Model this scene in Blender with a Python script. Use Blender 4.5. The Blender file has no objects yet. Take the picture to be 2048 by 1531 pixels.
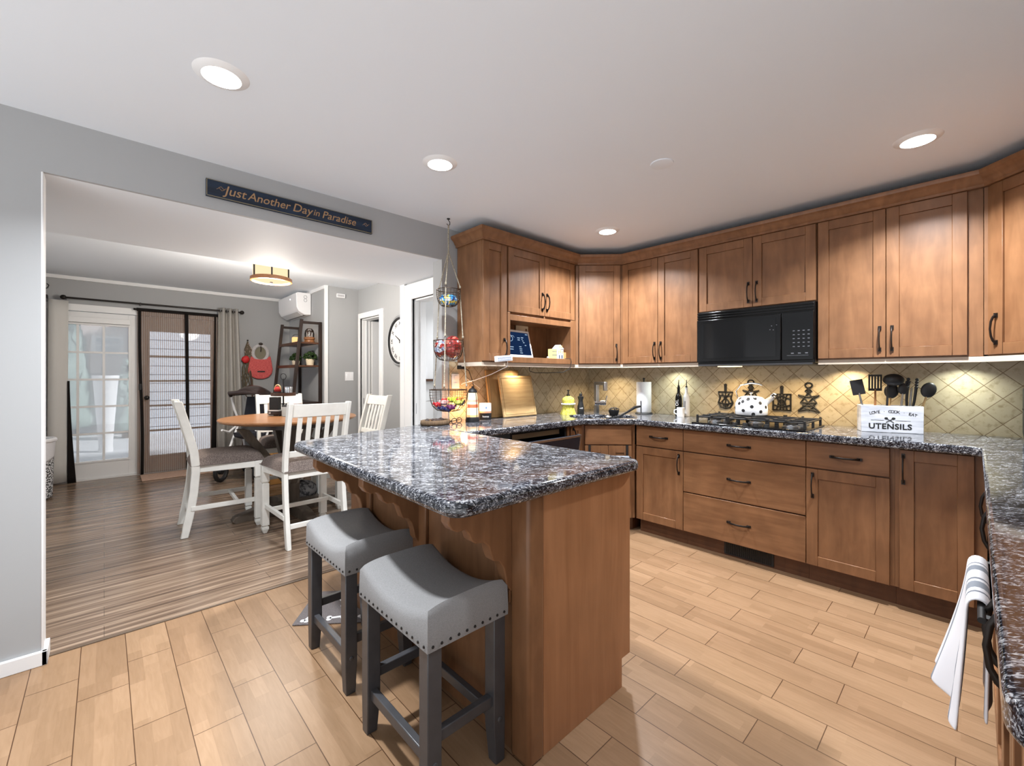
import bpy, bmesh, math, random
from mathutils import Vector as V, Matrix as Mx
random.seed(7)
SC = bpy.context.scene
COL = SC.collection
PI = math.pi
R = math.radians

# ------------------------------------------------------------------ camera
cam_d = bpy.data.cameras.new('camera')
cam_d.sensor_width = 36.0
cam_d.lens = 36.0 * 869.56 / 2048
cam_d.shift_y = -(765.5 - 751.94) / 2048
cam_d.clip_start = 0.02
cam = bpy.data.objects.new('camera', cam_d)
COL.objects.link(cam)
cam.location = (0, 0, 1.256)
cam.rotation_euler = (R(90), 0, R(46.829 - 90))
SC.camera = cam

# ------------------------------------------------------------------ view, world
SC.view_settings.view_transform = 'Standard'
SC.view_settings.look = 'None'
SC.view_settings.gamma = 1.0
SC.view_settings.use_curve_mapping = False
SC.view_settings.exposure = -0.13
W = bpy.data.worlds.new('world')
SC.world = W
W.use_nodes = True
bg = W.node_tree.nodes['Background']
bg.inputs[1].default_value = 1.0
# overcast daylight: grey sky above the horizon, brighter lower half added to light the ceiling
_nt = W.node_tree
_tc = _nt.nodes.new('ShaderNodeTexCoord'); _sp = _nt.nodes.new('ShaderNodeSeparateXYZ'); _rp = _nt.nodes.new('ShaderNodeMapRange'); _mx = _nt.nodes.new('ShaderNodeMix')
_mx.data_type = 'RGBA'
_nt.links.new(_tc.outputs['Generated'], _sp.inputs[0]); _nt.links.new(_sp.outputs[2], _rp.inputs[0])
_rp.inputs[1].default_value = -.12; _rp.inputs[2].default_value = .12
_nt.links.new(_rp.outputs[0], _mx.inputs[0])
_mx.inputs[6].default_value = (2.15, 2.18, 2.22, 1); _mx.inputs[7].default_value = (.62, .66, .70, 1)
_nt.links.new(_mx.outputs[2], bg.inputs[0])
sun_d = bpy.data.lights.new('sun', 'SUN'); sun_d.energy = 6.0; sun_d.angle = R(5)      # added to brighten the garden under the overcast sky
sun = bpy.data.objects.new('sun', sun_d); COL.objects.link(sun)
sun.rotation_euler = V((-.7, .5, -.5)).to_track_quat('-Z', 'Y').to_euler()
DOWN_W = 47.0          # recessed ceiling lights, watts

# ------------------------------------------------------------------ mesh helper
class MB:
    def __init__(s, M=None):
        s.bm = bmesh.new(); s.M = M or Mx.Identity(4); s.mi = 0
    def add(s, vs, fs):
        b = [s.bm.verts.new(s.M @ V(v)) for v in vs]
        for f in fs:
            try:
                q = s.bm.faces.new([b[i] for i in f]); q.material_index = s.mi
            except ValueError:
                pass
        return s
    def box(s, x0, x1, y0, y1, z0, z1):
        return s.add([(x0,y0,z0),(x1,y0,z0),(x1,y1,z0),(x0,y1,z0),(x0,y0,z1),(x1,y0,z1),(x1,y1,z1),(x0,y1,z1)],
                     [(3,2,1,0),(4,5,6,7),(0,1,5,4),(1,2,6,5),(2,3,7,6),(3,0,4,7)])
    def prism(s, pts, a, b, axis='z'):
        n = len(pts)
        f = {'z': lambda p, t: (p[0], p[1], t), 'y': lambda p, t: (p[0], t, p[1]), 'x': lambda p, t: (t, p[0], p[1])}[axis]
        vs = [f(p, a) for p in pts] + [f(p, b) for p in pts]
        return s.add(vs, [tuple(range(n-1, -1, -1)), tuple(range(n, 2*n))] + [(i, (i+1) % n, n+(i+1) % n, n+i) for i in range(n)])
    def tube(s, pts, r, n=8, closed=False, sq=None):
        pts = [V(p) for p in pts]; m = len(pts)
        rs = r if isinstance(r, (list, tuple)) else [r]*m
        T = []
        for i in range(m):
            if closed: t = pts[(i+1) % m]-pts[i-1]
            else: t = pts[min(i+1, m-1)]-pts[max(i-1, 0)]
            T.append(t.normalized() if t.length > 1e-9 else V((0,0,1)))
        a = V((0,0,1)) if abs(T[0].z) < .9 else V((1,0,0))
        N = (a - T[0]*a.dot(T[0])).normalized()
        vs = []
        for i in range(m):
            N = (N - T[i]*N.dot(T[i])).normalized(); B = T[i].cross(N)
            for k in range(n):
                th = 2*PI*(k+.5)/n
                cx, cy = math.cos(th), math.sin(th)
                if sq: cx *= sq[0]; cy *= sq[1]
                vs.append(pts[i] + (N*cx + B*cy)*rs[i])
        fs = []
        for i in range(m if closed else m-1):
            j = (i+1) % m
            fs += [(i*n+k, i*n+(k+1) % n, j*n+(k+1) % n, j*n+k) for k in range(n)]
        if not closed: fs += [tuple(range(n-1, -1, -1)), tuple(range((m-1)*n, m*n))]
        return s.add(vs, fs)
    def cyl(s, p0, p1, r0, r1=None, n=16):
        return s.tube([p0, p1], [r0, r0 if r1 is None else r1], n)
    def lathe(s, c, prof, n=24, sy=1.0):
        vs, fs = [], []
        for r, z in prof:
            for k in range(n):
                th = 2*PI*k/n
                vs.append((c[0]+r*math.cos(th), c[1]+r*sy*math.sin(th), c[2]+z))
        for i in range(len(prof)-1):
            fs += [(i*n+k, i*n+(k+1) % n, (i+1)*n+(k+1) % n, (i+1)*n+k) for k in range(n)]
        return s.add(vs, fs)
    def sph(s, c, r, sc=(1,1,1), n=16, m=10, jit=0):
        prof = []
        vs, fs = [], []
        for i in range(m+1):
            ph = -PI/2 + PI*i/m
            for k in range(n):
                th = 2*PI*k/n; q = 1+random.uniform(-jit, jit)
                rr = max(math.cos(ph), 1e-4)
                vs.append((c[0]+r*sc[0]*rr*math.cos(th)*q, c[1]+r*sc[1]*rr*math.sin(th)*q, c[2]+r*sc[2]*math.sin(ph)*q))
        for i in range(m):
            fs += [(i*n+k, i*n+(k+1) % n, (i+1)*n+(k+1) % n, (i+1)*n+k) for k in range(n)]
        return s.add(vs, fs)
    def grid(s, fn, nu, nv):
        vs = [fn(i/nu, j/nv) for j in range(nv+1) for i in range(nu+1)]
        w = nu+1
        return s.add(vs, [(j*w+i, j*w+i+1, (j+1)*w+i+1, (j+1)*w+i) for j in range(nv) for i in range(nu)])
    def sweep(s, path, prof, closed=False):
        """mitred sweep of prof [(outward, z)] along a plan polyline; outward is to the right of travel"""
        P = [V((p[0], p[1])) for p in path]; m = len(P); np_ = len(prof); vs = []
        for i in range(m):
            d0 = (P[i]-P[i-1]).normalized() if i > 0 else None
            d1 = (P[i+1]-P[i]).normalized() if i < m-1 else None
            d0 = d0 or d1; d1 = d1 or d0
            n0 = V((d0.y, -d0.x)); n1 = V((d1.y, -d1.x))
            k = (n0+n1); k = k/(1+n0.dot(n1))
            for o, z in prof:
                q = P[i]+k*o; vs.append((q.x, q.y, z))
        fs = [(i*np_+k, i*np_+(k+1) % np_, (i+1)*np_+(k+1) % np_, (i+1)*np_+k) for i in range(m-1) for k in range(np_)]
        fs += [tuple(range(np_-1, -1, -1)), tuple(range((m-1)*np_, m*np_))]
        return s.add(vs, fs)
    def build(s, name, mat, parent=None, bev=0, seg=2, ang=35, thick=0, sub=0, loc=None):
        bmesh.ops.recalc_face_normals(s.bm, faces=s.bm.faces)
        me = bpy.data.meshes.new(name)
        o = bpy.data.objects.new(name, me)
        COL.objects.link(o)
        off = V((0,0,0))
        if parent is not None:
            off = V(parent['_o']) if '_o' in parent else V((0,0,0))
            o.parent = parent
            o['_o'] = tuple(off)
        elif loc is not None:
            off = V(loc); o.location = off; o['_o'] = tuple(off)
        if off.length: bmesh.ops.translate(s.bm, verts=s.bm.verts, vec=-off)
        s.bm.to_mesh(me); s.bm.free()
        for m in (mat if isinstance(mat, (list, tuple)) else [mat]): me.materials.append(m)
        for p in me.polygons: p.use_smooth = True
        try: me.set_sharp_from_angle(angle=R(ang))
        except Exception: pass
        if thick:
            md = o.modifiers.new('solid', 'SOLIDIFY'); md.thickness = thick; md.offset = 0
        if bev:
            md = o.modifiers.new('bevel', 'BEVEL'); md.width = bev; md.segments = seg; md.limit_method = 'ANGLE'; md.angle_limit = R(38)
        if sub:
            md = o.modifiers.new('sub', 'SUBSURF'); md.levels = sub; md.render_levels = sub
        return o

def tag(o, label, cat, group=None):
    o['label'] = label; o['category'] = cat
    if group: o['group'] = group
    return o
def thing(name, label, cat, loc=(0,0,0), group=None):
    o = bpy.data.objects.new(name, None); COL.objects.link(o)
    o.empty_display_size = .05
    o.location = loc; o['_o'] = tuple(float(v) for v in loc)
    return tag(o, label, cat, group)
def lab(o, label):
    o['label'] = label; return o
def struct(o):
    o['kind'] = 'structure'; return o
def kids(o): return [c for c in bpy.data.objects if c.parent == o]
def copy_tree(o, parent=None):
    c = o.copy(); COL.objects.link(c)
    if parent is not None: c.parent = parent
    for ch in kids(o): copy_tree(ch, c)
    return c
def place(o, x, y, z=0, rz=0):
    o.location = (x, y, z); o.rotation_euler = (0, 0, rz); return o
def text(parent, name, body, size, mat, M, ext=.0006, align='CENTER', shear=0, off=0, label=None, space=1.0):
    cu = bpy.data.curves.new(name, 'FONT'); cu.body = body; cu.size = size; cu.extrude = ext
    cu.align_x = align; cu.align_y = 'CENTER'; cu.shear = shear; cu.offset = off; cu.resolution_u = 3
    cu.space_character = space
    t = bpy.data.objects.new(name, cu); COL.objects.link(t)
    bpy.context.view_layer.update()
    me = bpy.data.meshes.new_from_object(t.evaluated_get(bpy.context.evaluated_depsgraph_get()))
    bpy.data.objects.remove(t)
    off_ = V(parent['_o']) if parent is not None else V((0,0,0))
    me.transform(Mx.Translation(-off_) @ M)
    o = bpy.data.objects.new(name, me); COL.objects.link(o)
    if parent is not None: o.parent = parent; o['_o'] = tuple(off_)
    me.materials.clear(); me.materials.append(mat)
    if label: o['label'] = label
    return o
def frame(p, u, n=None):
    """matrix: local x = u, local y = outward normal n, local z = up, at p"""
    u = V(u).normalized(); z = V((0,0,1))
    n = V(n).normalized() if n is not None else z.cross(u)
    M = Mx.Identity(4)
    for i in range(3):
        M[i][0] = u[i]; M[i][1] = n[i]; M[i][2] = z[i]; M[i][3] = p[i]
    return M
def textM(p, right, up):
    r = V(right).normalized(); u = V(up).normalized(); n = r.cross(u)
    M = Mx.Identity(4)
    for i in range(3):
        M[i][0] = r[i]; M[i][1] = u[i]; M[i][2] = n[i]; M[i][3] = p[i]
    return M

# ------------------------------------------------------------------ materials
def srgb(r, g, b):
    f = lambda c: (c/255/12.92 if c/255 <= .04045 else ((c/255+.055)/1.055)**2.4)
    return (f(r), f(g), f(b), 1)
def new(name):
    m = bpy.data.materials.new(name); m.use_nodes = True
    nt = m.node_tree
    return m, nt, nt.nodes['Principled BSDF']
def N(nt, t, **k):
    n = nt.nodes.new(t)
    for a, v in k.items():
        if a.startswith('_'): n.inputs[int(a[1:])].default_value = v
        else: setattr(n, a, v)
    return n
def plain(name, c, rough=.5, metal=0, bump=0, bscale=200, var=0, vscale=8, spec=.5, coat=0, emit=0, trans=0, alpha=1):
    m, nt, b = new(name)
    b.inputs['Base Color'].default_value = c
    b.inputs['Roughness'].default_value = rough
    b.inputs['Metallic'].default_value = metal
    b.inputs['Specular IOR Level'].default_value = spec
    b.inputs['Coat Weight'].default_value = coat
    b.inputs['Coat Roughness'].default_value = .08
    if emit:
        b.inputs['Emission Color'].default_value = c; b.inputs['Emission Strength'].default_value = emit
    if trans: b.inputs['Transmission Weight'].default_value = trans
    b.inputs['Alpha'].default_value = alpha
    tc = None
    if bump or var: tc = N(nt, 'ShaderNodeTexCoord')
    if bump:
        no = N(nt, 'ShaderNodeTexNoise'); no.inputs['Scale'].default_value = bscale; no.inputs['Detail'].default_value = 4
        bu = N(nt, 'ShaderNodeBump'); bu.inputs['Strength'].default_value = bump; bu.inputs['Distance'].default_value = .002
        nt.links.new(tc.outputs['Object'], no.inputs['Vector']); nt.links.new(no.outputs['Fac'], bu.inputs['Height'])
        nt.links.new(bu.outputs[0], b.inputs['Normal'])
    if var:
        no = N(nt, 'ShaderNodeTexNoise'); no.inputs['Scale'].default_value = vscale; no.inputs['Detail'].default_value = 5
        rp = ramp(nt, [(.3, tuple(x*(1-var) for x in c[:3])+(1,)), (.7, tuple(min(1, x*(1+var)) for x in c[:3])+(1,))])
        nt.links.new(tc.outputs['Object'], no.inputs['Vector']); nt.links.new(no.outputs['Fac'], rp.inputs[0])
        nt.links.new(rp.outputs[0], b.inputs['Base Color'])
    return m
def ramp(nt, stops):
    r = N(nt, 'ShaderNodeValToRGB'); cr = r.color_ramp
    while len(cr.elements) < len(stops): cr.elements.new(.5)
    for e, (p, c) in zip(cr.elements, stops): e.position = p; e.color = c
    return r
def mixc(nt, a, b, fac, mode='MIX'):
    m = N(nt, 'ShaderNodeMix', data_type='RGBA', blend_type=mode)
    for sock, v in ((m.inputs[0], fac), (m.inputs[6], a), (m.inputs[7], b)):
        if isinstance(v, (int, float)): sock.default_value = v
        elif isinstance(v, tuple): sock.default_value = v
        else: nt.links.new(v, sock)
    return m.outputs[2]
def wood(name, lo, hi, stretch=(11, 11, 2.0), rough=.38, spec=.4, blot=.22, coat=0):
    m, nt, b = new(name)
    tc = N(nt, 'ShaderNodeTexCoord'); mp = N(nt, 'ShaderNodeMapping'); mp.inputs['Scale'].default_value = stretch
    no = N(nt, 'ShaderNodeTexNoise'); no.inputs['Scale'].default_value = 2.0; no.inputs['Detail'].default_value = 6; no.inputs['Distortion'].default_value = .6
    nt.links.new(tc.outputs['Object'], mp.inputs[0]); nt.links.new(mp.outputs[0], no.inputs['Vector'])
    rp = ramp(nt, [(.28, lo), (.72, hi)]); nt.links.new(no.outputs['Fac'], rp.inputs[0])
    n2 = N(nt, 'ShaderNodeTexNoise'); n2.inputs['Scale'].default_value = 7; n2.inputs['Detail'].default_value = 3
    nt.links.new(tc.outputs['Object'], n2.inputs['Vector'])
    r2 = ramp(nt, [(.3, (1-blot, 1-blot, 1-blot, 1)), (.7, (1, 1, 1, 1))]); nt.links.new(n2.outputs['Fac'], r2.inputs[0])
    nt.links.new(mixc(nt, rp.outputs[0], r2.outputs[0], 1.0, 'MULTIPLY'), b.inputs['Base Color'])
    b.inputs['Roughness'].default_value = rough; b.inputs['Specular IOR Level'].default_value = spec
    b.inputs['Coat Weight'].default_value = coat; b.inputs['Coat Roughness'].default_value = .15
    return m
def floor_tile():
    m, nt, b = new('kitchen_plank_tile')
    tc = N(nt, 'ShaderNodeTexCoord'); sp = N(nt, 'ShaderNodeSeparateXYZ'); nt.links.new(tc.outputs['Object'], sp.inputs[0])
    ax = N(nt, 'ShaderNodeMath', operation='ADD'); nt.links.new(sp.outputs[1], ax.inputs[0]); ax.inputs[1].default_value = -.365+.501*40
    ay = N(nt, 'ShaderNodeMath', operation='ADD'); nt.links.new(sp.outputs[0], ay.inputs[0]); ay.inputs[1].default_value = -.075+.152*40
    cb = N(nt, 'ShaderNodeCombineXYZ'); nt.links.new(ax.outputs[0], cb.inputs[0]); nt.links.new(ay.outputs[0], cb.inputs[1])
    def brick(w, h, mort, off, c1, c2, cm):
        t = N(nt, 'ShaderNodeTexBrick'); t.offset = off; t.offset_frequency = 2; t.squash = 1
        for k, v in (('Color1', c1), ('Color2', c2), ('Mortar', cm), ('Scale', 1.0), ('Mortar Size', mort), ('Mortar Smooth', 0.1), ('Bias', 0.0), ('Brick Width', w), ('Row Height', h)):
            t.inputs[k].default_value = v
        nt.links.new(cb.outputs[0], t.inputs['Vector']); return t
    A = brick(.501, .152, .0016, .64, srgb(160, 129, 100), srgb(150, 119, 91), srgb(86, 58, 36))
    Bk = brick(.27, .152/3, 0, .42, (1, 1, 1, 1), (.80, .78, .75, 1), (1, 1, 1, 1))
    no = N(nt, 'ShaderNodeTexNoise'); no.inputs['Scale'].default_value = 3; no.inputs['Detail'].default_value = 6; no.inputs['Distortion'].default_value = .8
    mp = N(nt, 'ShaderNodeMapping'); mp.inputs['Scale'].default_value = (24, 3, 1)
    nt.links.new(tc.outputs['Object'], mp.inputs[0]); nt.links.new(mp.outputs[0], no.inputs['Vector'])
    gr = ramp(nt, [(.3, (.86, .84, .80, 1)), (.7, (1.0, 1.0, 1.0, 1))]); nt.links.new(no.outputs['Fac'], gr.inputs[0])
    c = mixc(nt, A.outputs[0], Bk.outputs[0], 1.0, 'MULTIPLY'); c = mixc(nt, c, gr.outputs[0], 1.0, 'MULTIPLY')
    nt.links.new(c, b.inputs['Base Color'])
    b.inputs['Roughness'].default_value = .36; b.inputs['Specular IOR Level'].default_value = .35
    bu = N(nt, 'ShaderNodeBump'); bu.inputs['Strength'].default_value = .4; bu.inputs['Distance'].default_value = .002; bu.invert = True
    nt.links.new(A.outputs['Fac'], bu.inputs['Height']); nt.links.new(bu.outputs[0], b.inputs['Normal'])
    return m
def dining_floor():
    m, nt, b = new('grey_brown_laminate')
    tc = N(nt, 'ShaderNodeTexCoord')
    mp = N(nt, 'ShaderNodeMapping'); mp.inputs['Scale'].default_value = (1.1, 26, 1)
    nt.links.new(tc.outputs['Object'], mp.inputs[0])
    no = N(nt, 'ShaderNodeTexNoise'); no.inputs['Scale'].default_value = 1.3; no.inputs['Detail'].default_value = 7; no.inputs['Distortion'].default_value = .5
    nt.links.new(mp.outputs[0], no.inputs['Vector'])
    rp = ramp(nt, [(.28, srgb(82, 65, 53)), (.50, srgb(128, 107, 90)), (.70, srgb(172, 150, 129))]); nt.links.new(no.outputs['Fac'], rp.inputs[0])
    t = N(nt, 'ShaderNodeTexBrick'); t.offset = .37; t.offset_frequency = 2
    for k, v in (('Color1', (1, 1, 1, 1)), ('Color2', (.78, .76, .74, 1)), ('Mortar', (.4, .36, .33, 1)), ('Scale', 1.0), ('Mortar Size', .0012), ('Brick Width', 1.2), ('Row Height', .125)):
        t.inputs[k].default_value = v
    nt.links.new(tc.outputs['Object'], t.inputs['Vector'])
    nt.links.new(mixc(nt, rp.outputs[0], t.outputs[0], 1.0, 'MULTIPLY'), b.inputs['Base Color'])
    b.inputs['Roughness'].default_value = .24; b.inputs['Specular IOR Level'].default_value = .55
    return m
def granite():
    m, nt, b = new('black_grey_granite')
    tc = N(nt, 'ShaderNodeTexCoord')
    mp = N(nt, 'ShaderNodeMapping'); mp.vector_type = 'TEXTURE'; mp.inputs['Rotation'].default_value = (0, 0, R(-43)); mp.inputs['Scale'].default_value = (2.5, 1, 1)
    nt.links.new(tc.outputs['Object'], mp.inputs[0])
    n1 = N(nt, 'ShaderNodeTexNoise'); n1.inputs['Scale'].default_value = 170; n1.inputs['Detail'].default_value = 5; n1.inputs['Roughness'].default_value = .6; n1.inputs['Distortion'].default_value = 1.2
    n2 = N(nt, 'ShaderNodeTexNoise'); n2.inputs['Scale'].default_value = 40; n2.inputs['Detail'].default_value = 3
    nt.links.new(mp.outputs[0], n1.inputs['Vector']); nt.links.new(mp.outputs[0], n2.inputs['Vector'])
    ad = N(nt, 'ShaderNodeMath', operation='MULTIPLY_ADD'); nt.links.new(n2.outputs['Fac'], ad.inputs[0]); ad.inputs[1].default_value = .28
    nt.links.new(n1.outputs['Fac'], ad.inputs[2])
    rp = ramp(nt, [(.56, srgb(16, 18, 23)), (.635, srgb(40, 42, 49)), (.70, srgb(96, 98, 106)), (.79, srgb(188, 189, 192))]); nt.links.new(ad.outputs[0], rp.inputs[0])
    nt.links.new(rp.outputs[0], b.inputs['Base Color'])
    b.inputs['Roughness'].default_value = .07; b.inputs['Specular IOR Level'].default_value = .55
    return m
def diamond(axis):
    m, nt, b = new('travertine_diamond_tile_'+axis)
    tc = N(nt, 'ShaderNodeTexCoord'); sp = N(nt, 'ShaderNodeSeparateXYZ'); nt.links.new(tc.outputs['Object'], sp.inputs[0])
    cb = N(nt, 'ShaderNodeCombineXYZ'); nt.links.new(sp.outputs[1 if axis == 'y' else 0], cb.inputs[0]); nt.links.new(sp.outputs[2], cb.inputs[1])
    mp = N(nt, 'ShaderNodeMapping'); mp.inputs['Location'].default_value = (-.186, -1.275, 0)
    nt.links.new(cb.outputs[0], mp.inputs[0])
    m2 = N(nt, 'ShaderNodeMapping'); m2.inputs['Rotation'].default_value = (0, 0, R(45)); m2.inputs['Location'].default_value = (.1035*50, .1035*50, 0)
    nt.links.new(mp.outputs[0], m2.inputs[0])
    t = N(nt, 'ShaderNodeTexBrick'); t.offset = 0; t.squash = 1
    for k, v in (('Color1', srgb(197, 184, 158)), ('Color2', srgb(180, 167, 141)), ('Mortar', srgb(132, 112, 84)), ('Scale', 1.0), ('Mortar Size', .0021), ('Mortar Smooth', .3), ('Brick Width', .1035), ('Row Height', .1035)):
        t.inputs[k].default_value = v
    nt.links.new(m2.outputs[0], t.inputs['Vector'])
    no = N(nt, 'ShaderNodeTexNoise'); no.inputs['Scale'].default_value = 26; no.inputs['Detail'].default_value = 6; no.inputs['Roughness'].default_value = .65
    nt.links.new(cb.outputs[0], no.inputs['Vector'])
    rp = ramp(nt, [(.30, (.62, .56, .46, 1)), (.48, (.96, .94, .9, 1)), (.75, (1, 1, 1, 1))]); nt.links.new(no.outputs['Fac'], rp.inputs[0])
    nt.links.new(mixc(nt, t.outputs[0], rp.outputs[0], 1.0, 'MULTIPLY'), b.inputs['Base Color'])
    b.inputs['Roughness'].default_value = .5
    bu = N(nt, 'ShaderNodeBump'); bu.inputs['Strength'].default_value = .5; bu.inputs['Distance'].default_value = .003; bu.invert = True
    nt.links.new(t.outputs['Fac'], bu.inputs['Height']); nt.links.new(bu.outputs[0], b.inputs['Normal'])
    return m
def fabric(name, c1, c2, scale=(420, 420, 420), rough=.95, bump=.35, lo=.4, hi=.6):
    m, nt, b = new(name)
    tc = N(nt, 'ShaderNodeTexCoord'); mp = N(nt, 'ShaderNodeMapping'); mp.inputs['Scale'].default_value = scale
    no = N(nt, 'ShaderNodeTexNoise'); no.inputs['Scale'].default_value = 1; no.inputs['Detail'].default_value = 3
    nt.links.new(tc.outputs['Object'], mp.inputs[0]); nt.links.new(mp.outputs[0], no.inputs['Vector'])
    rp = ramp(nt, [(lo, c1), (hi, c2)]); nt.links.new(no.outputs['Fac'], rp.inputs[0]); nt.links.new(rp.outputs[0], b.inputs['Base Color'])
    b.inputs['Roughness'].default_value = rough; b.inputs['Specular IOR Level'].default_value = .15
    bu = N(nt, 'ShaderNodeBump'); bu.inputs['Strength'].default_value = bump; bu.inputs['Distance'].default_value = .001
    nt.links.new(no.outputs['Fac'], bu.inputs['Height']); nt.links.new(bu.outputs[0], b.inputs['Normal'])
    return m
def banded(name, axis, stops, rough=.5, emit=0):
    """constant bands along an object axis: stops [(metres, colour)] measured from lo"""
    m, nt, b = new(name)
    lo, hi = stops[0][0], stops[-1][0]
    tc = N(nt, 'ShaderNodeTexCoord'); sp = N(nt, 'ShaderNodeSeparateXYZ'); nt.links.new(tc.outputs['Object'], sp.inputs[0])
    mr = N(nt, 'ShaderNodeMapRange'); mr.inputs[1].default_value = lo; mr.inputs[2].default_value = hi
    nt.links.new(sp.outputs['xyz'.index(axis)], mr.inputs[0])
    rp = ramp(nt, [((p-lo)/(hi-lo), c) for p, c in stops]); rp.color_ramp.interpolation = 'CONSTANT'
    nt.links.new(mr.outputs[0], rp.inputs[0]); nt.links.new(rp.outputs[0], b.inputs['Base Color'])
    b.inputs['Roughness'].default_value = rough
    if emit:
        nt.links.new(rp.outputs[0], b.inputs['Emission Color']); b.inputs['Emission Strength'].default_value = emit
    return m
def glass(name, alpha=.12, tint=(1, 1, 1, 1)):
    m, nt, b = new(name)
    nt.nodes.remove(b)
    tr = N(nt, 'ShaderNodeBsdfTransparent'); tr.inputs[0].default_value = tint
    gl = N(nt, 'ShaderNodeBsdfGlossy'); gl.inputs['Roughness'].default_value = .03
    mx = N(nt, 'ShaderNodeMixShader'); fr = N(nt, 'ShaderNodeFresnel'); fr.inputs[0].default_value = 1.45
    nt.links.new(fr.outputs[0], mx.inputs[0]); nt.links.new(tr.outputs[0], mx.inputs[1]); nt.links.new(gl.outputs[0], mx.inputs[2])
    nt.links.new(mx.outputs[0], nt.nodes['Material Output'].inputs[0])
    return m
def mesh_screen():
    """fine brown insect mesh: see-through weave with denser vertical threads"""
    m, nt, b = new('brown_insect_mesh')
    tc = N(nt, 'ShaderNodeTexCoord'); sp = N(nt, 'ShaderNodeSeparateXYZ'); nt.links.new(tc.outputs['Object'], sp.inputs[0])
    mu = N(nt, 'ShaderNodeMath', operation='MULTIPLY'); nt.links.new(sp.outputs[0], mu.inputs[0]); mu.inputs[1].default_value = 2*PI/.021
    si = N(nt, 'ShaderNodeMath', operation='SINE'); nt.links.new(mu.outputs[0], si.inputs[0])
    ma = N(nt, 'ShaderNodeMapRange'); nt.links.new(si.outputs[0], ma.inputs[0])
    for i, v in ((1, .2), (2, .95), (3, .50), (4, .80)): ma.inputs[i].default_value = v
    tr = N(nt, 'ShaderNodeBsdfTransparent')
    mx = N(nt, 'ShaderNodeMixShader'); b.inputs['Base Color'].default_value = srgb(118, 86, 62); b.inputs['Roughness'].default_value = .9
    nt.links.new(ma.outputs[0], mx.inputs[0]); nt.links.new(tr.outputs[0], mx.inputs[1]); nt.links.new(b.outputs[0], mx.inputs[2])
    nt.links.new(mx.outputs[0], nt.nodes['Material Output'].inputs[0])
    return m
def sheer():
    m, nt, b = new('sheer_shade_cloth')
    tr = N(nt, 'ShaderNodeBsdfTransparent'); tl = N(nt, 'ShaderNodeBsdfTranslucent'); tl.inputs[0].default_value = (.75, .78, .8, 1)
    b.inputs['Base Color'].default_value = (.8, .82, .84, 1); b.inputs['Roughness'].default_value = .9
    m1 = N(nt, 'ShaderNodeMixShader', _0=.55); m2 = N(nt, 'ShaderNodeMixShader', _0=.42)
    nt.links.new(b.outputs[0], m1.inputs[1]); nt.links.new(tl.outputs[0], m1.inputs[2])
    nt.links.new(tr.outputs[0], m2.inputs[1]); nt.links.new(m1.outputs[0], m2.inputs[2])
    nt.links.new(m2.outputs[0], nt.nodes['Material Output'].inputs[0]); return m
def emis(name, c, s):
    m, nt, b = new(name); nt.nodes.remove(b)
    e = N(nt, 'ShaderNodeEmission'); e.inputs[0].default_value = c; e.inputs[1].default_value = s
    nt.links.new(e.outputs[0], nt.nodes['Material Output'].inputs[0]); return m
def brick_wall():
    m, nt, b = new('house_brick')
    tc = N(nt, 'ShaderNodeTexCoord'); sp = N(nt, 'ShaderNodeSeparateXYZ'); nt.links.new(tc.outputs['Object'], sp.inputs[0])
    cb = N(nt, 'ShaderNodeCombineXYZ'); nt.links.new(sp.outputs[0], cb.inputs[0]); nt.links.new(sp.outputs[2], cb.inputs[1])
    t = N(nt, 'ShaderNodeTexBrick')
    for k, v in (('Color1', srgb(206, 190, 184)), ('Color2', srgb(196, 178, 172)), ('Mortar', srgb(206, 198, 194)), ('Scale', 1.0), ('Mortar Size', .01), ('Brick Width', .3), ('Row Height', .1)): t.inputs[k].default_value = v
    nt.links.new(cb.outputs[0], t.inputs['Vector']); nt.links.new(t.outputs[0], b.inputs['Base Color']); return m

WALL = plain('grey_wall_paint', srgb(163, 164, 165), .65, bump=.05, bscale=300)
CEIL = plain('white_ceiling_paint', srgb(228, 233, 239), .7)
TRIM = plain('white_trim_paint', srgb(232, 232, 232), .35)
MAPLE = wood('cinnamon_maple', srgb(120, 82, 54), srgb(142, 101, 69))
MAPLEX = wood('cinnamon_maple_horizontal', srgb(120, 82, 54), srgb(142, 101, 69), (2.0, 2.0, 16))
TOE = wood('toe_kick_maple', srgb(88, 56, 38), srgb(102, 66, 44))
GRAN = granite()
TILEY = diamond('y'); TILEX = diamond('x')
FLOOR = floor_tile(); LAM = dining_floor()
BRONZE = plain('oil_rubbed_bronze', srgb(46, 42, 40), .35, .7)
BLACK = plain('black_gloss', srgb(12, 12, 13), .14, 0, spec=.3)
BLKM = plain('matte_black', srgb(24, 24, 26), .55)
BLKG = plain('black_oven_glass', srgb(18, 18, 19), .06, spec=.3)
STEEL = plain('brushed_steel', srgb(190, 192, 196), .28, 1)
CHROME = plain('chrome', srgb(220, 222, 226), .08, 1)
IRON = plain('cast_iron', srgb(34, 33, 33), .5, .3, bump=.3, bscale=260)
WHITEP = plain('white_plastic', srgb(236, 236, 238), .35)
WHITEG = plain('white_enamel', srgb(240, 242, 245), .12)
CHAIRW = plain('distressed_white_paint', srgb(226, 224, 218), .45, var=.05, vscale=14)
TWEED = fabric('brown_grey_tweed', srgb(84, 74, 70), srgb(124, 112, 106), (190, 190, 190))
LINEN = fabric('grey_linen', srgb(128, 127, 127), srgb(148, 147, 147), (620, 240, 620), lo=.3, hi=.7)
CHAR = plain('charcoal_stool_wood', srgb(70, 70, 73), .32, var=.12, vscale=20)
TABLEW = wood('honey_oak_table', srgb(140, 94, 58), srgb(172, 122, 80), (2, 14, 14), .3)
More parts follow.
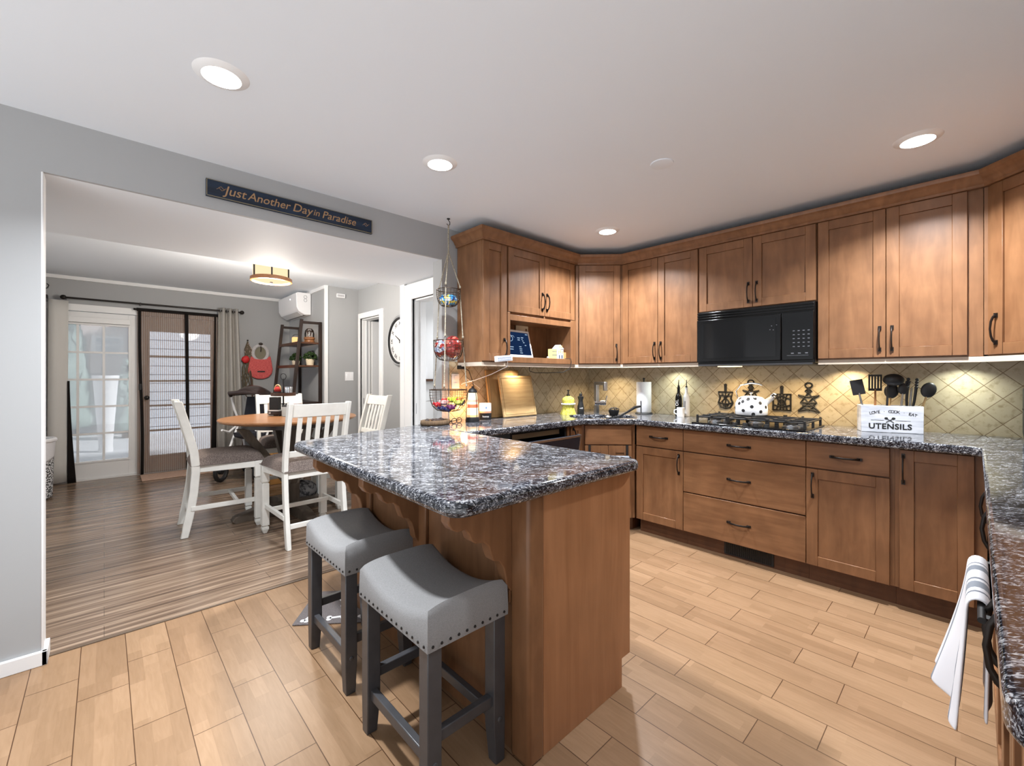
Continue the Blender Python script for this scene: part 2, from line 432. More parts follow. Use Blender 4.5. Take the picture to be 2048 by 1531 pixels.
DARKW = wood('espresso_wood', srgb(34, 24, 20), srgb(52, 37, 30), (14, 14, 2), .35)
WALNUT = wood('walnut_shelf_board', srgb(70, 42, 26), srgb(96, 60, 38), (14, 2, 14), .35)
GREYW = wood('grey_pedestal_wood', srgb(76, 66, 58), srgb(108, 96, 84), (10, 10, 2), .5)
BOARD = wood('bamboo_board', srgb(186, 152, 104), srgb(208, 176, 128), (2, 12, 26), .5, blot=.1)
BOARD2 = wood('dark_bamboo_board', srgb(158, 124, 76), srgb(184, 148, 98), (16, 12, 3), .5, blot=.1)
CURT = fabric('greige_curtain_cloth', srgb(158, 154, 148), srgb(182, 178, 172), (300, 300, 300), bump=.15)
GLASS = glass('window_glass')
SCREEN = mesh_screen()
TERRY = fabric('white_terry', srgb(206, 206, 210), srgb(232, 232, 236), (500, 500, 500), bump=.5)

# ================================================================== SETTING
HC = 2.394; HD = 2.44; YW = 2.787; XS = 3.725; YR = -.655
def sbox(name, mat, *bs, bev=0):
    m = MB()
    for b in bs: m.box(*b)
    return struct(m.build(name, mat, bev=bev))
sbox('floor', FLOOR, (-1.0, 3.9, -.9, 2.85, -.06, 0))
sbox('floor_dining', LAM, (-.95, 4.2, 2.85, 7.45, -.06, 0))
sbox('ceiling', CEIL, (-1.8, 3.9, -1.2, YW+.02, HC, HC+.08))
sbox('ceiling_soffit', CEIL, (-.95, 2.8, YW+.02, 3.93, 2.149, HD+.06))
sbox('ceiling_dining', CEIL, (-.95, 4.2, 3.93, 7.45, HD, HD+.08))
sbox('wall_left', WALL, (-1.6, -.199, YW, YW+.10, 0, HC), (-.199, 1.88, YW, YW+.02, 2.149, HC), (1.88, 3.9, YW, YW+.12, 0, HC))
sbox('trim_1', TRIM, (-.201, -.193, YW-.002, YW+.102, .06, 2.149), bev=.003)
sbox('wall_stove', WALL, (XS, XS+.12, YR-.12, YW+.12, 0, HC))
sbox('wall_right', WALL, (.9, XS+.12, YR-.12, YR, 0, HC))
sbox('backsplash_stove', TILEY, (XS-.008, XS, YR, YW, .9, 1.372))
sbox('backsplash_left', TILEX, (1.945, XS-.008, YW-.008, YW, .9, 1.372))
sbox('backsplash_right', TILEX, (1.2, XS-.008, YR, YR+.008, .9, 1.372))
sbox('baseboard_left', TRIM, (-1.6, -.180, YW-.018, YW, 0, .062), (-.199, -.180, YW-.018, YW+.112, 0, .062), bev=.003)
sbox('trim_2', plain('floor_seam_strip', srgb(92, 76, 62), .5), (-.19, 1.9, 2.838, 2.856, 0, .004))
# dining room shell
YF = 7.33; XR = 2.11; YH = 5.80; XW = 2.55; XD = 2.15
sbox('wall_far', WALL, (-.95, -.60, YF, YF+.12, 0, HD), (1.17, XR+.12, YF, YF+.12, 0, HD), (-.60, 1.17, YF, YF+.12, 2.115, HD))
sbox('wall_dining_right', WALL, (XR, XR+.12, YH, YF, 0, HD))
sbox('wall_hall', WALL, (XR+.12, XW+.12, YH, YH+.12, 0, HD))
sbox('wall_clock', WALL, (XW, XW+.12, YH-.07, YH, 0, HD), (XW, XW+.12, 3.87, 5.09, 0, HD), (XW, XW+.12, 5.09, YH-.07, 2.03, HD))
sbox('wall_pantry', WALL, (XD, XD+.1, 3.65, 3.87, 0, 2.149), (XD, XD+.1, YW+.12, 2.98, 0, 2.149), (XD, XD+.1, 2.98, 3.65, 2.0, 2.149))
sbox('wall_pantry_inside', TRIM, (XD+.1, 3.4, 3.80, 3.868, 0, 2.149), (3.3, 3.4, YW+.121, 3.80, 0, 2.149), (XD+.1, 3.3, YW+.121, YW+.13, 0, 2.149))
sbox('ceiling_pantry', CEIL, (2.8, 3.4, YW+.02, 3.87, 2.149, 2.2))
sbox('trim_9', TRIM, (XD-.022, XD, 3.80, 3.872, 0, 2.149), (XD-.022, XD+.1, 3.870, 3.885, 0, 2.149), bev=.003)
sbox('wall_beyond', WALL, (3.55, 3.65, 4.2, 6.9, 0, HD), (2.67, 3.6, 6.8, 6.9, 0, HD))
sbox('wall_dining_left', WALL, (-.95, -.83, YW+.12, 3.2, 0, HD), (-.95, -.83, 3.2, 6.9, 0, .12), (-.95, -.83, 3.2, 6.9, 2.3, HD), (-.95, -.83, 6.9, YF, 0, HD))
sbox('trim_3', TRIM, (-.83, XR, YF-.022, YF, HD-.04, HD), (XR-.022, XR, YH, YF, HD-.04, HD))
sbox('trim_4', TRIM, (XR-.018, XR+.022, YH-.018, YH+.012, 0, HD))
sbox('trim_5', TRIM, (XD+.1, XW, 3.79, 3.80, .05, .28), (XD+.1, XW, 3.79, 3.80, .29, .52), (XD+.1, XW, 3.79, 3.80, .53, .76), (XD+.1, XW, 3.79, 3.80, .77, 1.0), (XD+.1, XW, 3.79, 3.80, 1.01, 1.20))
sbox('baseboard_dining', TRIM, (1.19, XR, YF-.016, YF, 0, .09), (XR-.016, XR, YH, YF, 0, .09), (XR, XW, YH-.016, YH, 0, .09), (XW-.016, XW, 3.87, 5.0, 0, .09))
def casing(name, x, y0, y1, zt, w=.085, p=.02):
    """door casing on a wall whose face is x, facing -x; opening y0..y1, top zt"""
    m = MB()
    for a, b in ((w, p), (w-.03, p+.012)):
        m.box(x-b, x, y0-a+ (0 if a == w else 0), y0, 0, zt+a); m.box(x-b, x, y1, y1+a, 0, zt+a); m.box(x-b, x, y0, y1, zt, zt+a)
    m.box(x, x+.12, y0-.001, y0+.016, 0, zt); m.box(x, x+.12, y1-.016, y1+.001, 0, zt); m.box(x, x+.12, y0, y1, zt-.016, zt)
    m.box(x+.05, x+.062, y1-.03, y1-.016, 0, zt)
    return struct(m.build(name, TRIM, bev=.003))
c1 = casing('trim_6', XW, 5.13, 5.70, 2.03, .075)
c2 = casing('trim_7', XD, 2.98, 3.65, 1.985, .15)
m = MB(); m.box(XW+.02, XW+.026, 5.683, 5.685, .88, .96); m.build('strike_plate', BRONZE, c1)
m = MB(); m.box(XD+.01, XD+.016, 3.632, 3.635, .90, 1.0); m.build('strike_plate', STEEL, c2)
m = MB()
for z in (.35, 1.3, 1.62): m.box(XD-.012, XD+.004, 2.985, 2.996, z, z+.10)
m.build('hinge', BLKM, c2)
d = struct(MB().box(XW+.13, XW+.9, 5.66, 5.70, .01, 2.01).build('door_3', TRIM, bev=.003))

# ---- exterior doors
def leaf(name, x0, x1, y, gx0, gx1, gz0, gz1, nv, nh):
    m = MB()
    m.box(x0, gx0, y, y+.045, .015, 2.03); m.box(gx1, x1, y, y+.045, .015, 2.03)
    m.box(gx0, gx1, y, y+.045, .015, gz0); m.box(gx0, gx1, y, y+.045, gz1, 2.03)
    for a, b, c, e in ((gx0-.022, gx0, gz0-.022, gz1+.022), (gx1, gx1+.022, gz0-.022, gz1+.022)): m.box(a, b, y-.008, y, c, e)
    m.box(gx0, gx1, y-.008, y, gz0-.022, gz0); m.box(gx0, gx1, y-.008, y, gz1, gz1+.022)
    d = struct(m.build(name, TRIM, bev=.002))
    g = MB(); g.box(gx0, gx1, y+.02, y+.024, gz0, gz1); g.build('glass_pane', GLASS, d)
    mu = MB()
    for i in range(1, nv):
        x = gx0+(gx1-gx0)*i/nv; mu.box(x-.012, x+.012, y+.006, y+.019, gz0, gz1)
    for j in range(1, nh):
        z = gz0+(gz1-gz0)*j/nh; mu.box(gx0, gx1, y+.007, y+.018, z-.012, z+.012)
    mu.build('muntin', TRIM, d)
    return d
d1 = leaf('door_1', -.58, .345, YF+.01, -.458, .225, .225, 1.875, 3, 5)
sh = thing('sheer_shade', 'pale see-through roller shade over the left glass door', 'shade', (-.1, YF+.03, .225))
MB().box(-.455, .222, YF+.036, YF+.038, .23, 1.87).build('shade_cloth', sheer(), sh)
MB().box(-.47, .24, YF-.035, YF, 1.90, 1.965).build('cassette', TRIM, sh, bev=.004)
d2 = leaf('door_2', .385, 1.145, YF+.01, .43, 1.09, .225, 1.84, 1, 5)
m = MB(); m.cyl((.40, YF-.05, .98), (.40, YF+.01, .98), .012); m.sph((.40, YF-.055, .98), .028, (1, .7, 1)); m.build('door_knob', BRONZE, d2)
sbox('trim_8', TRIM, (-.60, -.58, YF-.01, YF+.12, 0, 2.05), (1.145, 1.17, YF-.01, YF+.12, 0, 2.05), (.345, .385, YF-.004, YF+.12, 0, 2.05), (-.60, 1.17, YF-.01, YF+.12, 2.035, 2.115), (-.61, 1.185, YF-.018, YF, 2.035, 2.06),
     (-.60, 1.17, YF-.012, YF+.12, 0, .014))
# ---- window in the left dining wall (outside the picture, lets daylight in)
w = struct(MB().box(-.90, -.88, 3.2, 6.9, 1.28, 1.31).box(-.90, -.88, 5.03, 5.07, .12, 2.3).build('window_1', TRIM))
MB().box(-.893, -.889, 3.2, 6.9, .12, 2.3).build('glass_pane', GLASS, w)

# ---- garden beyond the doors
SNOW = plain('pale_patio', srgb(226, 228, 232), .9, var=.04, vscale=3)
struct(MB().box(-12, 14, 7.5, 30, -.3, -.06).build('ground_outside', SNOW))
house = thing('neighbour_house', 'brick house with white framed window seen through the left glass door', 'house', (-.7, 18, 0))
MB().box(-4.5, 3.0, 18, 24, -.1, 5.6).build('brick_wall', brick_wall(), house)
ROOFM = plain('grey_shingle', srgb(108, 106, 108), .9)
MB().prism([(-4.9, 5.6), (3.4, 5.6), (-.7, 8.6)], 17.6, 24.4, 'y').build('roof', ROOFM, house)
wf = MB().box(-.28, .44, 17.93, 18.0, 1.90, 2.46).build('window_frame', TRIM, house)
MB().box(-.18, .34, 17.9, 17.95, 1.96, 2.40).build('window_pane', plain('house_pane', srgb(150, 160, 172), .1), wf)
MB().box(-.18, .34, 17.88, 17.93, 2.16, 2.20).build('sash_bar', TRIM, wf)
m = MB()
for i in range(12): m.box(-6+i*.5, -6+i*.5+.47, 16.4, 16.44, -.1, 1.35)
tag(m.build('garden_fence', plain('grey_board_fence', srgb(128, 126, 128), .9)), 'grey board fence in front of the brick house outside', 'fence')
pl = thing('tall_planter', 'tall white tapered planter outside the left glass door', 'planter', (.02, 10.4, -.06))
MB().lathe((.02, 10.4, -.06), [(.10, 0), (.10, .06), (.09, .07), (.165, 1.26), (.18, 1.28), (.18, 1.33), (.15, 1.33), (.14, 1.2), (0, 1.2)], 24).build('pot', WHITEP, pl)
EVER = fabric('evergreen_foliage', srgb(126, 148, 142), srgb(172, 188, 182), (60, 60, 60), bump=1.0)
def conifer(x, y, h, r, label):
    t = thing('conifer', label, 'tree', (x, y, -.1))
    MB().cyl((x, y, -.1), (x, y, .4), .07).build('trunk', GREYW, t)
    m = MB()
    pr = [(0.02, .2)]
    for i in range(14): q = i/13; pr += [(r*(1-q)**.8*(1.0+.12*(i % 2))+.03, .25+q*(h-.4))]
    pr.append((0, h)); m.lathe((x, y, -.1), pr, 20)
    for v in m.bm.verts: v.co += V((random.uniform(-.06, .06), random.uniform(-.06, .06), random.uniform(-.04, .04)))
    m.build('foliage', EVER, t, ang=180)
conifer(-1.9, 14.9, 4.6, .75, 'tall dark conifer at the left edge of the left glass door')
conifer(-.52, 13.8, 3.2, .34, 'narrow conifer just left of the white planter outside')
gs = thing('garage', 'pale sided garage filling the view through the right glass door', 'garage', (3.2, 13, 0))
SIDE = plain('pale_siding', srgb(214, 220, 228), .8)
m = MB(); m.box(.66, 6, 13.0, 17, -.1, 3.2)
for i in range(16): m.box(.65, 6.0, 12.97, 13.0, -.1+i*.2, .085+i*.2)
m.build('siding_wall', SIDE, gs)
MB().prism([(.5, 3.2), (6.2, 3.2), (3.35, 4.6)], 12.8, 17.2, 'y').build('roof', ROOFM, gs)
conifer(.34, 12.4, 1.7, .22, 'low conifer to the right of the white planter outside')

# ================================================================== LIGHTS
LED = emis('led_lens', (1, .97, .93, 1), 14)
def area(name, loc, w, size, col=(.92, .96, 1), spread=135, parent=None, shape='DISK'):
    l = bpy.data.lights.new(name, 'AREA'); l.energy = w; l.size = size; l.shape = shape; l.color = col; l.spread = R(spread)
    o = bpy.data.objects.new(name, l); COL.objects.link(o)
    if parent is not None:
        o.parent = parent; o.location = V(loc)-V(parent['_o'])
    else: o.location = loc
    return o
def point(name, loc, w, r, col, parent):
    l = bpy.data.lights.new(name, 'POINT'); l.energy = w; l.shadow_soft_size = r; l.color = col
    o = bpy.data.objects.new(name, l); COL.objects.link(o); o.parent = parent; o.location = V(loc)-V(parent['_o'])
    return o
def downlight(x, y, label, w=DOWN_W):
    t = thing('recessed_light', label, 'ceiling light', (x, y, HC), 'recessed lights in the kitchen ceiling')
    MB().lathe((x, y, HC), [(.064, -.012), (.083, -.006), (.092, 0), (.06, 0), (.062, -.004)], 40).build('trim_ring', TRIM, t)
    MB().lathe((x, y, HC), [(0, -.010), (.066, -.010), (.066, -.004), (0, -.004)], 40).build('lens', LED, t)
    area('lamp', (x, y, HC-.02), w, .12, parent=t)
downlight(.324, 1.95, 'round recessed ceiling light nearest the left wall, upper left of the photo')
downlight(1.309, 1.958, 'round recessed ceiling light between the blue sign and the middle of the ceiling')
downlight(2.872, 1.969, 'small far recessed ceiling light above the corner cabinets')
downlight(2.85, .19, 'recessed ceiling light at the right, before the tall double-door cabinet')
tag(MB().lathe((2.18, 1.15, HC), [(0, -.006), (.05, -.006), (.058, -.004), (.06, 0)], 32).build('blank_cover_plate', CEIL), 'faint round white cover plate in the middle of the kitchen ceiling', 'ceiling plate')

t = thing('pantry_fill_light', 'unseen round ceiling light added to brighten the white doorway behind the baskets', 'ceiling light', (2.75, 3.3, 2.149))  # added fill lamp, out of view, brightens the pantry wall behind the doorway
MB().lathe((2.75, 3.3, 2.149), [(0, -.03), (.07, -.025), (.08, 0)], 28).build('diffuser', LED, t)
area('lamp', (2.75, 3.3, 2.11), 8, .12, parent=t)
# dining drum light
dl = thing('drum_ceiling_light', 'wooden rimmed drum ceiling light with warm glow over the dining table', 'ceiling light', (1.17, 4.62, 2.40))
WARMG = emis('warm_frosted_glass', (1, .78, .48, 1), 1.25)
RIM = wood('light_oak_rim', srgb(128, 82, 48), srgb(156, 104, 64), (10, 10, 10))
c = (1.17, 4.62, 2.33)
MB().lathe((1.17, 4.62, 2.345), [(0, 0), (.05, 0), (.06, .08), (.06, .09), (0, .09)], 28).build('canopy', BRONZE, dl)
MB().lathe(c, [(.055, .04), (.055, .035), (.173, .03), (.173, .0), (.16, 0), (.16, .028), (0, .03)], 40).build('top_band', RIM, dl)
MB().lathe(c, [(.155, 0), (.155, -.13), (.151, -.13), (.151, 0)], 40).build('glass_shade', WARMG, dl)
MB().lathe(c, [(.165, -.13), (.178, -.138), (.178, -.168), (.165, -.172), (.158, -.16), (.158, -.135)], 40).build('bottom_band', RIM, dl)
MB().lathe(c, [(.162, -.15), (.11, -.168), (0, -.172)], 40).build('diffuser', WARMG, dl)
for k in range(6):
    a = k*PI/3+.3
    MB().box(-.006, .006, -.004, .004, -.14, .01).build('strap', BRONZE, dl) if False else MB(Mx.Translation(V(c)) @ Mx.Rotation(a, 4, 'Z') @ Mx.Translation((.164, 0, 0))).box(-.004, .004, -.007, .007, -.14, .012).build('strap', BRONZE, dl)
MB().lathe(c, [(.012, -.17), (.012, -.185), (0, -.19)], 16).build('finial', BRONZE, dl)
point('bulb', (1.17, 4.62, 2.08), 125, .15, (1, .92, .82), dl)

# ================================================================== CABINETS
def pull(parent, M, cx, cz, L=.128, vert=True, y0=.021):
    """arched bar pull with two feet, drawn on a front whose plane is y=0 in M"""
    m = MB(M)
    P = lambda t, y: (cx, y0+y, cz+t) if vert else (cx+t, y0+y, cz)
    h = L/2
    pts = [P(-h, .004), P(-h*.86, .016), P(-h*.55, .026), P(0, .031), P(h*.55, .026), P(h*.86, .016), P(h, .004)]
    m.tube(pts, [.0062, .0052, .0046, .0044, .0046, .0052, .0062], 8, sq=(1.25, .8))
    for sgn in (-1, 1):
        a = V(P(sgn*h, 0)); m.add([], [])
        w_, q = (.0075, .012)
        if vert: m.box(cx-w_, cx+w_, y0-.001, y0+.006, cz+sgn*h-q, cz+sgn*h+q)
        else: m.box(cx+sgn*h-q, cx+sgn*h+q, y0-.001, y0+.006, cz-w_, cz+w_)
    return m.build('handle', BRONZE, parent)
def shaker(parent, M, x0, x1, z0, z1, hp=None, mat=None, st=.058):
    g = .0015; x0 += g; x1 -= g
    m = MB(M)
    m.box(x0, x0+st, 0, .02, z0, z1); m.box(x1-st, x1, 0, .02, z0, z1)
    m.box(x0+st, x1-st, 0, .02, z0, z0+st); m.box(x0+st, x1-st, 0, .02, z1-st, z1)
    m.box(x0+st, x1-st, .002, .011, z0+st, z1-st)
    d = m.build('door', mat or MAPLE, parent, bev=.0015, seg=1)
    if hp: pull(d, M, *hp)
    return d
def slab(parent, M, x0, x1, z0, z1, handle=True, L=.128, name='drawer'):
    g = .0015
    d = MB(M).box(x0+g, x1-g, 0, .02, z0, z1).build(name, MAPLEX, parent, bev=.0025)
    if handle: pull(d, M, (x0+x1)/2, (z0+z1)/2, L, False)
    return d
ZT, ZB = 2.254, 1.370            # upper doors
DT, D1, D2, DB = .862, .702, .405, .118   # base front splits
# ---- base units along the stove wall; front local x runs along -Y (left to right as seen)
XB = 3.135
def base_unit(y0, y1, label):
    t = thing('base_cabinet', label, 'cabinet', (XS-.3, (y0+y1)/2, 0), 'base cabinets')
    MB().box(XB, XS-.01, y0+.0005, y1-.0005, .115, .868).build('carcass', MAPLE, t)
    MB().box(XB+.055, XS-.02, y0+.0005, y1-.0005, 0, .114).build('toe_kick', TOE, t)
    return t, frame((XB, y1, 0), (0, -1, 0), (-1, 0, 0))
t, M = base_unit(1.476, 1.868, 'narrow base cabinet with one drawer over one door, left of the cooktop drawers')
w = .392
slab(t, M, .004, w, D1+.004, DT); shaker(t, M, .004, w, DB, D1-.004, (w-.032, .60, .128, True))
t, M = base_unit(.706, 1.476, 'wide base cabinet of three drawers below the gas cooktop')
w = .77
slab(t, M, 0, w, D1+.004, DT); slab(t, M, 0, w, D2+.004, D1-.004); slab(t, M, 0, w, DB, D2-.004)
t, M = base_unit(.300, .706, 'base cabinet with drawer over door below the utensil box, right of the cooktop drawers')
w = .388
slab(t, M, 0, w, D1+.004, DT); shaker(t, M, 0, w, DB, D1-.004, (.034, .60, .128, True))
t, M = base_unit(-.04, .300, 'full height single door base cabinet in the right inner corner')
shaker(t, M, .019, .298, DB, DT, (.036, .76, .14, True))
# floor register in the toe kick
fr = thing('toe_kick_register', 'black floor register grille in the toe kick under the three drawers', 'vent', (XB+.05, 1.05, .055))
MB().box(XB+.048, XB+.054, .90, 1.21, .012, .100).build('frame', BLKM, fr)
m = MB()
for i in range(24): m.box(XB+.044, XB+.049, .915+i*.012, .915+i*.012+.005, .02, .092)
m.build('louvre', BLACK, fr)
# ---- diagonal sink base
q = .70710678
P1 = V((2.811, 2.177, 0)); P2 = V((3.115, 1.873, 0))
t = thing('corner_sink_cabinet', 'diagonal corner sink cabinet with false drawer, hung with a grey towel', 'cabinet', (3.2, 2.25, 0), 'base cabinets')
MB().prism([(2.826, 2.192), (3.13, 1.888), (XS-.01, 1.888), (XS-.01, YW-.01), (2.826, YW-.01)], .115, .70).build('carcass', MAPLE, t)
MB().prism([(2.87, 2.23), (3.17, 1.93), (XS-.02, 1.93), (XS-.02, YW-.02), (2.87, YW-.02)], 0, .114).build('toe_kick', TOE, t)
M = frame((P1.x+.0105, P1.y+.0105, 0), (1, -1, 0), (-1, -1, 0)); w = (P2-P1).length
MB(M).box(0, .024, -.012, .004, .115, .868).box(w-.026, w, -.012, .004, .115, .868).box(.02, w-.02, -.012, -.001, .69, .868).build('face_frame', MAPLE, t)
slab(t, M, .026, w-.028, D1+.004, DT, False, name='false_drawer')
shaker(t, M, .026, w/2, DB, D1-.004); shaker(t, M, w/2, w-.028, DB, D1-.004)
for x in (.055, w-.075):
    MB(M).box(x, x+.018, .021, .026, .60, D1+.002).box(x, x+.018, .026, .05, .60, .606).build('towel_bar_hook', BLKM, t)
MB(M).cyl((.03, .045, .61), (w-.04, .045, .61), .006).build('towel_bar', BLKM, t)
# ---- left run: narrow door unit and dishwasher
YB = 2.195
t = thing('base_cabinet', 'narrow single door base cabinet between dishwasher and corner sink', 'cabinet', (2.75, 2.5, 0), 'base cabinets')
MB().box(2.655, 2.822, YB, YW-.01, .115, .868).build('carcass', MAPLE, t)
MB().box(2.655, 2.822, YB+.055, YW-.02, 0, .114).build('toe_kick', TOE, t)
M = frame((2.655, YB, 0), (1, 0, 0), (0, -1, 0))
shaker(t, M, .022, .158, DB, DT, (.047, .775, .128, True), st=.04)
dw = thing('dishwasher', 'black dishwasher with its door ajar behind the peninsula', 'dishwasher', (2.35, 2.5, 0))
MB().box(2.05, 2.07, YB+.01, YW-.05, .1, .865).box(2.635, 2.65, YB+.01, YW-.05, .1, .865).box(2.07, 2.635, YW-.08, YW-.05, .1, .865).box(2.07, 2.635, YB+.02, YW-.05, .845, .865).box(2.07, 2.635, YB+.02, YW-.05, .1, .12).build('tub', BLKM, dw)
M = Mx.Translation((0, 2.19, .12)) @ Mx.Rotation(R(9), 4, 'X')
MB(M).box(2.06, 2.64, -.03, 0, 0, .70).build('door', plain('navy_black_panel', srgb(26, 32, 44), .2), dw, bev=.004)
MB(M).box(2.06, 2.64, -.034, -.026, .69, .705).box(2.632, 2.645, -.034, 0, .1, .705).build('door_edge', STEEL, dw)
MB().box(2.07, 2.635, 2.26, 2.285, .80, .845).build('control_strip', plain('tan_rack_edge', srgb(170, 150, 120), .5), dw)

# ---- peninsula
pn = thing('peninsula_cabinet', 'stained maple peninsula base with corbels under the granite bar', 'cabinet', (1.3, 1.6, 0))
MB().box(1.02, 1.58, 1.0, 2.15, .115, .868).build('carcass', MAPLE, pn)
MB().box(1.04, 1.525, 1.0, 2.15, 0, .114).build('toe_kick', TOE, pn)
MB().prism([(1.06, 0), (1.527, 0), (1.527, .115), (1.586, .115), (1.586, .868), (1.06, .868)], .978, 1.0, 'y').build('end_panel', wood('end_panel_veneer', srgb(152, 104, 68), srgb(172, 122, 84), (14, 14, 1.0), blot=.12), pn, bev=.001)
MB().box(1.0, 1.02, 1.0, 2.37, 0, .868).build('back_panel', MAPLE, pn)
MB().box(1.02, 1.586, 2.15, 2.37, 0, .868).build('end_filler', MAPLE, pn)
m = MB(); m.box(.985, 1.06, .972, 1.06, 0, .868)
m.build('corner_post', MAPLE, pn, bev=.012, seg=3)
M = frame((1.58, 1.0, 0), (0, 1, 0), (1, 0, 0))
for a, b in ((.01, .40), (.40, .80), (.80, 1.12)): shaker(pn, M, a, b, DB, DT)
CB = [(.0, .868), (-.30, .868), (-.302, .822), (-.285, .800), (-.262, .79), (-.235, .792), (-.215, .775), (-.205, .752), (-.185, .738), (-.15, .735), (-.125, .715), (-.115, .685), (-.105, .665), (-.075, .655), (-.055, .63), (-.045, .60), (-.04, .57), (-.018, .545), (0, .535)]
for y in (1.075, 1.655, 2.17):
    MB().prism([(1.0+a*.88, b) for a, b in CB], y-.021, y+.021, 'y').build('corbel', MAPLE, pn, bev=.004)
for ya, yb in ((1.58, 1.73), (1.0605, 1.14), (2.10, 2.24)): MB().box(.984, 1.0, ya, yb, .50, .868).build('corbel_plate', MAPLE, pn, bev=.004)

# ---- worktops
def slab_top(name, pts, hole=None, z0=.869, z1=.914):
    m = MB(); bm = m.bm
    if hole is None: m.prism(pts, z0, z1)
    else:
        for z in (z0, z1):
            es = []
            for loop in (pts, hole):
                vs = [bm.verts.new((x, y, z)) for x, y in loop]
                es += [bm.edges.new((vs[i], vs[(i+1) % len(vs)])) for i in range(len(vs))]
            bmesh.ops.triangle_fill(bm, use_beauty=True, use_dissolve=False, edges=es)
        for loop in (pts, hole):
            n = len(loop)
            m.add([(x, y, z0) for x, y in loop]+[(x, y, z1) for x, y in loop], [(i, (i+1) % n, n+(i+1) % n, n+i) for i in range(n)])
        bmesh.ops.remove_doubles(bm, verts=bm.verts, dist=1e-5)
        bmesh.ops.dissolve_limit(bm, angle_limit=.01, verts=bm.verts, edges=bm.edges)
    return m
def arc(cx, cy, r, a0, a1, n=6):
    return [(cx+r*math.cos(R(a0+(a1-a0)*i/n)), cy+r*math.sin(R(a0+(a1-a0)*i/n))) for i in range(n+1)]
SKC = V((3.10, 2.18))
Ms = Mx.Translation((SKC.x, SKC.y, 0)) @ Mx.Rotation(R(-45), 4, 'Z')
def rrect(a, b, r, n=5):
    return arc(a-r, b-r, r, 0, 90, n)+arc(-a+r, b-r, r, 90, 180, n)+arc(-a+r, -b+r, r, 180, 270, n)+arc(a-r, -b+r, r, 270, 360, n)
hole = [tuple((Ms @ V((x, y, 0)))[:2]) for x, y in rrect(.27, .15, .07)]
outer = [(1.62, 2.135), (2.76, 2.135), (2.80, 2.128), (3.05, 1.875), (3.072, 1.83), (3.072, .02), (3.05, -.02)] + [(.76, -.02)] + arc(.73, -.09, .07, 90, 180) + [(.66, YR+.002), (XS-.009, YR+.002), (XS-.009, YW-.009), (1.885, YW-.009), (1.62, 2.707)]
ct = slab_top('countertop', outer, hole).build('countertop', GRAN, bev=.016, seg=4, ang=50)
tag(ct, 'long black and grey granite worktop along the stove wall, sink corner and right side', 'countertop')
pt_ = arc(.735, 1.0, .06, 180, 270, 5) + arc(1.575, .985, .045, 270, 360, 5) + [(1.6195, 2.14), (1.6195, 2.707)] + arc(.80, 2.375, .09, 107, 180, 5)
tag(slab_top('x', pt_).build('peninsula_countertop', GRAN, bev=.016, seg=4, ang=50), 'polished black and white granite bar top on the peninsula in front', 'countertop')
# sink basin and tap
sk = thing('corner_sink', 'dark granite undermount sink basin set in the corner worktop', 'sink', (SKC.x, SKC.y, .87))
m = MB(Ms); A = rrect(.275, .155, .07); n = len(A); B = rrect(.255, .135, .07)
m.add([(x, y, .868) for x, y in A]+[(x, y, .72) for x, y in B], [(i, (i+1) % n, n+(i+1) % n, n+i) for i in range(n)]+[tuple(range(n, 2*n))])
m.build('basin', plain('dark_composite', srgb(40, 42, 48), .3), sk)
MB(Ms).lathe((0, 0, .721), [(0, 0), (.035, .0), (.04, .004)], 20).build('drain', STEEL, sk)
fc = thing('faucet', 'square stainless faucet behind the corner sink', 'faucet', (3.24, 2.33, .914))
Mf = Mx.Translation((3.255, 2.35, .914)) @ Mx.Rotation(R(-112), 4, 'Z')
MB(Mf).box(-.022, .022, -.016, .016, 0, .275).build('post', STEEL, fc, bev=.004)
MB(Mf).box(-.02, .155, -.016, .016, .262, .292).box(.125, .155, -.016, .016, .215, .27).build('spout', STEEL, fc, bev=.006)
Mh = Mx.Translation((3.255, 2.35, .914))
MB(Mh).cyl((-.02, .01, .10), (.06, -.055, .10), .022, n=16).cyl((.06, -.055, .10), (.072, -.062, .165), .006, n=8).build('lever', CHROME, fc)

# ---- uppers
def upper(label, pts, z0, z1, loc):
    t = thing('wall_cabinet', label, 'cabinet', loc, 'upper cabinets')
    MB().prism(pts, z0, z1).build('carcass', MAPLE, t, bev=.002)
    return t
YU = 2.457; XU = 3.395; cz0, cz1 = 1.362, 2.26
t = upper('slim upper cabinet with one narrow door at the left end, beside the hanging baskets', [(2.018, YU+.02), (2.262, YU+.02), (2.262, YW-.009), (2.018, YW-.009)], cz0, cz1, (2.14, 2.6, cz0))
M = frame((2.018, YU+.02, 0), (1, 0, 0), (0, -1, 0))
shaker(t, M, .0, .236, ZB, ZT, (.206, 1.47, .128, True))
t = thing('wall_cabinet', 'upper cabinet with two short doors over an open niche holding a tablet', 'cabinet', (2.68, 2.6, cz0), 'upper cabinets')
m = MB(); a, b = 2.263, 3.094
m.box(a, b, YU+.02, YW-.009, 1.70, cz1); m.box(a, a+.026, YU+.02, YW-.009, cz0, 1.70); m.box(b-.07, b, YU+.02, YW-.009, cz0, 1.70)
m.box(a+.026, b-.07, YW-.03, YW-.009, cz0, 1.70); m.box(a+.026, b-.07, YU+.02, YW-.03, cz0, 1.405)
m.build('carcass', MAPLE, t)
M = frame((a, YU+.02, 0), (1, 0, 0), (0, -1, 0))
shaker(t, M, .004, .416, 1.755, ZT, (.388, 1.87, .128, True)); shaker(t, M, .416, .815, 1.755, ZT, (.444, 1.87, .128, True))
m = MB(M)
m.box(0, .026, 0, .018, cz0, 1.752); m.box(.76, .83, 0, .018, cz0, 1.752); m.box(.026, .76, 0, .018, 1.69, 1.735); m.box(.026, .76, 0, .018, 1.362, 1.407)
